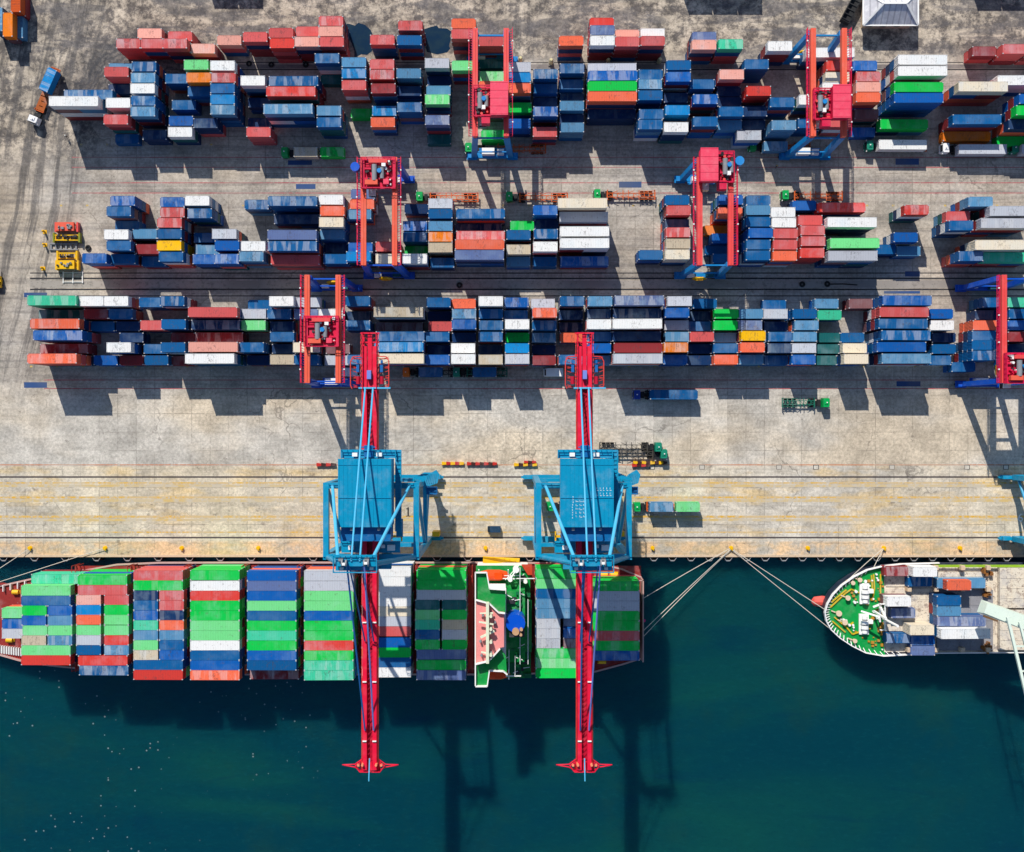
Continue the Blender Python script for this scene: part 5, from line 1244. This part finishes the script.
g = MB(); a = W(489, 584.2, 14); b = W(505.5, 588.3, 14); g.box(a[0], b[0], b[1], a[1], 13.0, 14.0); loc(g).build('white_locker', m_w2, sup)
plate('engine_casing', [(506,592),(525,592),(525,662),(506,662)], 17, 8, m_dg, sup)
plate('aft_deck', [(505.5,568),(520,568),(520,591),(505.5,591)], 12, .4, m_dg, sup)
plate('aft_deck', [(505.5,663),(521,663),(521,676),(505.5,676)], 12, .4, m_dgd, sup)
plate('stern_platform', [(524,600),(531.6,600),(531.6,652),(524,652)], 10.5, .4, m_dg, sup)
X, Y = W(515.5, 623.5, 24); g = MB(); n = 16
g.prism([(X+2.3*math.cos(2*math.pi*k/n), Y+2.1*math.sin(2*math.pi*k/n)) for k in range(n)], 17, 24); fu = loc(g).build('funnel', m_fun, sup)
X2, Y2 = W(517, 632, 25); g = MB(); g.box(X2-1.8, X2+1.8, Y2-1.6, Y2+1.2, 17, 23.2); loc(g).build('funnel_top', m_blk2, fu)
g = MB(); g.tube([(X2-.3,Y2,23),(X2-.3,Y2,25.0)], .85, 12); g.tube([(X2+1.0,Y2+.5,23),(X2+1.0,Y2+.5,24.8)], .4, 10); g.tube([(X2+.9,Y2-.8,23),(X2+.9,Y2-.8,24.6)], .35, 10); loc(g).build('exhaust_pipe', paint('exhaust_tan', C(205,160,118), .4, rust=.3), fu)
rr = random.Random(11)
for nm, mt, cnt_ in (('deck_pipe', m_w2, 22), ('ventilator', m_dg, 14), ('winch', m_blk2, 12), ('equipment_locker', m_dgd, 16)):
    g = MB()
    for k in range(cnt_):
        px_ = rr.uniform(506, 530); py_ = rr.choice([rr.uniform(569,612), rr.uniform(642,676)]); 
        z0 = 17.02 if (506 < px_ < 524 and 593 < py_ < 661) else 12.02 if px_ < 520 else 9.08
        X, Y = W(px_, py_, z0+1); s_ = rr.uniform(.3,.9)
        if nm == 'deck_pipe': g.beam((X-rr.uniform(-.3,1.2),Y,z0+.6), (X+rr.uniform(0,1.2),Y+rr.uniform(-.8,.8),z0+.6), .16, .16)
        elif nm == 'ventilator': g.tube([(X,Y,z0),(X,Y,z0+s_*1.6)], s_*.5, 9)
        else: g.box(X-s_,X+s_,Y-s_*.6,Y+s_*.6,z0,z0+s_)
    loc(g).build(nm, mt, sup)
g = MB()
for a, b in (((504,578.5),(520,578.5)),((521,566),(505,583)),((504,596),(505,596)),((520,568),(520,664)),((528,600),(528,664)),((506,676),(521,676)),((515,656),(515,675)),((509,650),(509,671))):
    A = W(a[0],a[1],18); B2 = W(b[0],b[1],18); g.rail([A,B2], 17.1 if a[1] > 580 or b[1] > 600 else 12.3, 1.1, .07, step=1.0)
loc(g).build('railing', m_w2, sup)
X, Y = W(516, 569.6, 14); g = MB(); g.tube([(X,Y,12),(X,Y,14.6)], .8, 10); X3, Y3 = W(510.3, 579.5, 15); g.tube([(X,Y,14.4),(X3,Y3,15.2)], .18, 6); g.tube([(X3,Y3,12),(X3,Y3,15.6)], .55, 10); g.beam((X3-4,Y3,13.4),(X3+6,Y3,13.4), .2); loc(g).build('provision_crane', m_w2, sup)
g = MB(); a = W(521.5, 564.5, 9.5); b = W(532, 574.5, 9.5); g.prism([(a[0],a[1]),(b[0],a[1]),(b[0],b[1]),(a[0]+1.6,b[1])], 9.1, 10.2); loc(g).build('orange_hatch', paint('hatch_orange', C(206,66,34), .3), sup)
X, Y = W(525.5, 582, 12); g = MB(); g.tube([(X,Y,9.1),(X,Y,11.6)], .5, 10); loc(g).build('mushroom_vent', m_w2, sup)
g = MB(); a = W(471, 566, 5); b = W(475.5, 672, 5); g.box(a[0], b[0], b[1], a[1], zd+.06, 3.2); loc(g).build('cross_deck', m_dk, ship)
g = MB(); X0, Y0 = W(483, 559.6, 4); X1, Y1 = W(519.5, 562, 4); g.beam((X0,Y0,3.4),(X1,Y1,2.2), 1.5, .15); g.rail([(X0,Y0+.7),(X1,Y1+.7)], 3.0, .8, .09, step=1.2); g.rail([(X0,Y0-.7),(X1,Y1-.7)], 3.0, .8, .09, step=1.2); loc(g).build('gangway', m_ye, ship)
# aft bay edge frame and stern fittings
g = MB(); a = W(642, 578, 3); b = W(642, 659, 3); g.box(a[0]-.3, a[0], b[1], a[1], zd, 6.5); g.box(a[0]-4.2, a[0], a[1]-.2, a[1], 6.2, 6.5); loc(g).build('stern_frame', m_rim, ship)
for px_, py_ in ((604,575),(614,575),(602,661)):
    X, Y = W(px_, py_, 2.5); g = MB(); g.tube([(X-.9,Y,2.5),(X+.9,Y,2.5)], .65, 10); g.box(X-1.1,X+1.1,Y-.8,Y+.8,1.66,2.2); loc(g).build('mooring_winch', m_ye, ship)
# ------------------------------------------------------------------ the smaller ship at the right
zf = S2Z
BOW = [(902,564.2),(884,566.2),(868,570),(854,577),(842,585.5),(833,595),(827.5,604.5),(825.2,613),(826.5,621),(831,629.5),(840,638),(852,646),(866,653),(884,656.2),(902,655.2),(940,653.2),(1024,652.6),(1100,652.6),(1100,563.0),(1024,563.0),(940,563.2)]
fp = outline(BOW, zf+1.0); fx = W(940, 610)[0]; fy = W(0, 610, zf)[1]
fr = empty('freighter', (fx, fy, -3), label='smaller cargo ship with green foredeck and grey hatches, moored at the right', cat='ship')
def lo2(m): m.v = [(x-fx, y-fy, z+3) for x, y, z in m.v]; return m
low_ = [(fx+(x-fx)*(.93 if x < fx else 1), fy+(y-fy)*.90) for x, y in fp]
g = MB(); g.prism(fp, -6, zf, shrink=low_); hl = lo2(g).build('hull', paint('hull_dark', C(46,52,72), .3, .5, rust=.3), fr)
g = MB(); ww = fp[:17]
for a, b in zip(ww, ww[1:]): g.beam((a[0],a[1],zf+.5), (b[0],b[1],zf+.5), .24, 1.05)
g.beam((fp[0][0],fp[0][1],zf+.4), (fp[20][0],fp[20][1],zf+.4), .24, .9); lo2(g).build('bulwark', m_w2, hl)
g = MB(); ins = [(fx+(x-fx)*.985, fy+(y-fy)*.975) for x, y in fp]
for i in range(2, 15):
    a, b = fp[i], fp[i+1]
    for u in (0, .33, .66):
        x = a[0]+(b[0]-a[0])*u; y = a[1]+(b[1]-a[1])*u; dx_ = fx-25-x; dy_ = fy-y; L_ = math.hypot(dx_, dy_); g.beam((x,y,zf+.75), (x+dx_/L_*1.2, y+dy_/L_*1.2, zf+.1), .13, .3)
lo2(g).build('bulwark_stay', m_w2, hl)
g = MB(); g.tube([W(812,601.5,-2.6)+(-4.0,), W(815,601.5,-2.6)+(-3.4,), W(822,601.8,-2.6)+(-3.3,), W(836,603,-2.6)+(-3.4,)], [.6,1.3,1.6,1.6], 12); lo2(g).build('bulbous_bow', paint('bulb_red', C(232,92,80), .3), hl)
gd = [p for p in BOW if p[0] <= 884]; gd = gd[1:] if gd[0][0] > 884 else gd
g = MB(); g.prism([(fx+(x-fx)*.985, fy+(y-fy)*.975) for x, y in outline(gd, zf)], zf+.003, zf+.05); fd_ = lo2(g).build('foredeck', paint('foredeck_green', C(0,158,70), .35, .5, rust=.08), fr)
m_cd = NT('cargo_deck_rusty', .85); v = m_cd.tc.outputs['Object']
kk = m_cd.mix(m_cd.step(m_cd.noise(v, .6, 8, .8), .50, .62), (.66,.59,.48,1), (.34,.27,.22,1))
kk = m_cd.mix(m_cd.ma('MULTIPLY', m_cd.step(m_cd.noise(v, 1.0, 8, .82), .56, .62), .9), kk, (.08,.04,.03,1)); kk = m_cd.mix(m_cd.ma('MULTIPLY', m_cd.step(m_cd.noise(v, .25, 5), .5, .7), .5), kk, (.34,.34,.37,1)); m_cd = m_cd.col(kk)
m_gd = paint('hatch_grey', (.24,.24,.26,1), .6, .8, rust=.5)
g = MB(); a = W(884, 565.5, zf); b = W(1100, 652, zf); g.box(a[0], b[0], b[1], a[1], zf+.003, zf+.06); cd = lo2(g).build('cargo_deck', m_cd, fr)
def hatch(x0_, y0_, x1_, y1_, z, mat, nm='hatch_cover'):
    a = W(x0_, y0_, z); b = W(x1_, y1_, z); g = MB(); g.box(a[0], b[0], b[1], a[1], zf+.06, z)
    yy = b[1]
    for k in range(1, 4): q = b[1]+(a[1]-b[1])*k/4; g.box(a[0]+.1, b[0]-.1, q-.06, q+.06, z+.002, z+.07)
    for k in range(1, 5): q = a[0]+(b[0]-a[0])*k/5; g.box(q-.06, q+.06, b[1]+.1, a[1]-.1, z+.002, z+.09)
    return lo2(g).build(nm, mat, fr)
hatch(884.5,588.5,935,631,zf+.35,m_cd); hatch(937,590,993,650.5,zf+.40,m_gd); hatch(938,572,987,589,zf+.45,m_cd); hatch(1000,568,1060,608,zf+1.6,m_cd); hatch(1000,610,1060,650,zf+1.6,m_cd)
hatch(886,572.5,909,586.5,zf+.3,m_cd); hatch(886,633,909,652,zf+.3,m_cd)
for x_ in (908.5, 935.5, 962, 987.5):
    for y_ in (567.5, 649.5, 589):
        X, Y = W(x_, y_, zf+1.5); g = MB(); g.box(X-.5,X+.5,Y-.55,Y+.55,zf+.06,zf+2.2); lo2(g).build('cell_post', m_cope, fr)
g = MB(); a = W(935, 564.8, zf+1.2); b = W(1100, 567.3, zf+1.2); g.box(a[0], b[0], b[1], a[1], zf+1.0, zf+1.2); lo2(g).build('side_walkway', paint('olive_green', C(150,190,40), .5, rust=.3), fr)
for px_, py_ in ((989,572.5),(989,592),(989,648.5)):
    X, Y = W(px_, py_, zf+2); g = MB(); r2_ = random.Random(int(py_))
    for k in range(9): g.cbox(X+r2_.uniform(-1.2,1.2), Y+r2_.uniform(-1.2,1.2), zf+.9, r2_.uniform(.3,.9), r2_.uniform(.3,.9), r2_.uniform(.8,2.2))
    lo2(g).build('rusty_fitting', paint('rusty_brown', C(150,96,40), .6, .8, rust=.8), fr)
# foredeck gear
def at2(px_, py_, z): return W(px_, py_, z)
for px_, py_ in ((865,594),(864.5,624.5)):
    X, Y = at2(px_, py_, zf+1); g = MB()
    for q, r_ in ((-2.2,.7),(-1.1,1.0),(.2,1.05),(1.4,.75)): g.tube([(X,Y+q,zf+1.1),(X,Y+q+.8,zf+1.1)], r_, 12)
    g.box(X-1.2,X+1.2,Y-2.6,Y+2.6,zf+.06,zf+.7); g.cbox(X+1.3,Y+.8,zf+1.1,1.3,1.0,1.2); lo2(g).build('windlass', m_w2, fr)
for px_, py_, r_ in ((839,613.5,.75),(860,580,.6),(853,583,.55),(845,622.5,.7),(855,641,.55),(848,598,.65)):
    X, Y = at2(px_, py_, zf+1); g = MB(); g.tube([(X,Y,zf+.06),(X,Y,zf+.9)], r_*.7, 12); g.tube([(X,Y,zf+.9),(X,Y,zf+1.2)], r_, 12); g.beam((X-r_-1,Y+.6,zf+.4),(X-r_,Y+.2,zf+.4), .3); lo2(g).build('mooring_drum', paint('drum_cream', C(236,210,180), .4, rust=.3), fr)
m_yw = paint('deck_yellow', C(214,184,30), .5, .7, rust=.3); m_yo = paint('deck_ochre', C(196,140,40), .5, .7, rust=.5)
g = MB()
for pts in (((830,607),(845,593),(851,589),(862,594)),((831,602),(846,589.5)),((873,574),(874,588),(872,600)),((871,575),(872,590)),((834,617),(846,627),(852,634),(870,628)),((832,621),(845,632)),((880,574),(880,600)),((849,625),(853,622))):
    for a, b in zip(pts, pts[1:]): A = at2(*a, zf); B3 = at2(*b, zf); g.beam((A[0],A[1],zf+.3),(B3[0],B3[1],zf+.3), .32, .3)
lo2(g).build('deck_pipe', m_yw, fr)
g = MB(); r2_ = random.Random(3)
for k in range(60):
    px_ = r2_.choice([r2_.uniform(868,883), r2_.uniform(878,884), r2_.uniform(836,884)]); py_ = r2_.uniform(578,646)
    if abs(py_-611) > (px_-826)*.75 or (px_ < 862 and abs(py_-611) < 9): continue
    X, Y = at2(px_, py_, zf+.5); s_ = r2_.uniform(.2,.55); g.cbox(X, Y, zf+.06+s_*.5, s_*1.4, s_*1.2, s_)
lo2(g).build('deck_fitting', m_yo, fr)
g = MB(); r2_ = random.Random(9)
for k in range(46):
    px_ = r2_.uniform(836,883); py_ = r2_.uniform(574,650)
    if abs(py_-611) > (px_-826)*.8 or (px_ < 862 and abs(py_-611) < 7): continue
    X, Y = at2(px_, py_, zf+.6); s_ = r2_.uniform(.15,.4); g.tube([(X,Y,zf+.06),(X,Y,zf+.06+s_*2)], s_, 8)
lo2(g).build('bollard', m_w2, fr)
g = MB()
m0 = at2(879.5, 614, zf)
for a, b in (((874,611,6.0),(886,619,13)),((880,604,6),(880,622,6)),((873,607,6),(881,604,6)),((861,611,9),(880,617,10.5)),((880,606,7),(886,619,13)),((884,622,6),(886,619,13))):
    A = at2(a[0],a[1],a[2]); B3 = at2(b[0],b[1],b[2]); g.beam((A[0],A[1],a[2]),(B3[0],B3[1],b[2]), .42)
A = at2(884,619,5); g.tube([(A[0],A[1],zf),(A[0],A[1],14)], .35, 8); g.rail([at2(880,604,8),at2(885,604,8),at2(885,630,8),at2(880,630,8)], 7.2, 1.0, .09, step=1.2); lo2(g).build('foremast', m_w2, fr)
# mint green deck crane
m_mt = paint('crane_mint', C(226,242,228), .3, .45, rust=.06); zc = 22
A = W(1040, 626, zc); B3 = W(989.5, 609, zc)
X, Y = W(1060, 633, 14); g = MB(); g.tube([(X,Y,zf),(X,Y,17)], 1.9, 16); pc = lo2(g).build('deck_crane', m_mt, fr)
g = MB(); a = W(989,609.5,zc); b = W(1075,641,zc); d_ = Vector((b[0]-a[0], b[1]-a[1], 0)).normalized(); n_ = Vector((-d_.y, d_.x, 0))
def pt(u, w_, z): return (a[0]+d_.x*u+n_.x*w_, a[1]+d_.y*u+n_.y*w_, z)
g.quadbox([pt(0,-1.6,17),pt(16,-1.8,17),pt(16,1.8,17),pt(0,1.6,17),pt(0,-1.2,zc-1.6),pt(16,-1.8,zc),pt(16,1.8,zc),pt(0,1.2,zc-1.6)]); lo2(g).build('crane_house', m_mt, pc)
g = MB(); g.beam(pt(.4,-1.9,zc-2.2), pt(3.6,-1.9,zc-1.4), .5, .6); lo2(g).build('machinery_hatch', paint('machine_brown', C(110,80,50), .4), pc)
for i, (p0, p1) in enumerate((((1007.5,617),(1034,728)), ((1019.5,622),(1046,728)))):
    a0 = W(*p0, zc+.2); b0 = W(*p1, zc+2); g = MB(); g.beam((a0[0],a0[1],zc+.2), (b0[0],b0[1],zc+2), .62 if i == 0 else .5, .6); lo2(g).build('jib', m_mt, pc)
g = MB()
for yy in (646, 671, 700): a0 = W(1014.5+(yy-646)*.24, yy, zc+.8); b0 = W(1028+(yy-646)*.24, yy+.5, zc+.8); g.beam((a0[0],a0[1],zc+.8),(b0[0],b0[1],zc+.8), .35)
lo2(g).build('jib_tie', m_mt, pc)
# ------------------------------------------------------------------ mooring lines
m_rope = paint('rope_pale', (.55,.52,.45,1), .2, .8, rust=0)
def rope(p0, z0_, p1, z1_, sag, label):
    a = W(*p0, z0_); b = W(*p1, z1_); pts = []
    for k in range(13):
        u = k/12; pts.append((a[0]+(b[0]-a[0])*u, a[1]+(b[1]-a[1])*u, z0_+(z1_-z0_)*u - sag*4*u*(1-u)))
    g = MB(); g.tube(pts, .085, 6); g.build('mooring_line', m_rope, None, label=label, cat='rope', group='mooring lines')
rope((730,548.5),.6,(642,599),2.4,.5,'mooring line to the big ship\'s stern, highest of the three')
rope((731,549),.6,(642,632),2.2,.6,'mooring line to the big ship\'s stern, middle of the three')
rope((731.5,549),.6,(642,638),2.2,.9,'mooring line to the big ship\'s stern, lowest of the three')
rope((731.5,549),.6,(827,611),5,.6,'mooring line to the green-decked ship\'s bow, upper of the two')
rope((731,549),.6,(829,628),5,.8,'mooring line to the green-decked ship\'s bow, lower of the two')
rope((883.5,548),.6,(846,582),5.3,.3,'mooring line at quay near the bow, left of its pair')
rope((884,548),.6,(873,569),5.3,.2,'short mooring line at quay near the bow, right of its pair')
rope((30,548),.6,(-6,572),3,.3,'mooring line in the left corner, upper and shorter of two')
rope((105,548),.6,(-4,583),3,.7,'long mooring line in the left corner, running toward the bow')
# floating marker astern
X, Y = W(644.5, 621, -2.5); g = MB(); g.tube([(X,Y,-3.3),(X,Y,-2.5)], [.5,.25], 10); g.build('buoy', paint('buoy_pink', C(230,60,140), .1), None, label='small pink buoy floating just behind the big ship\'s stern', cat='buoy')
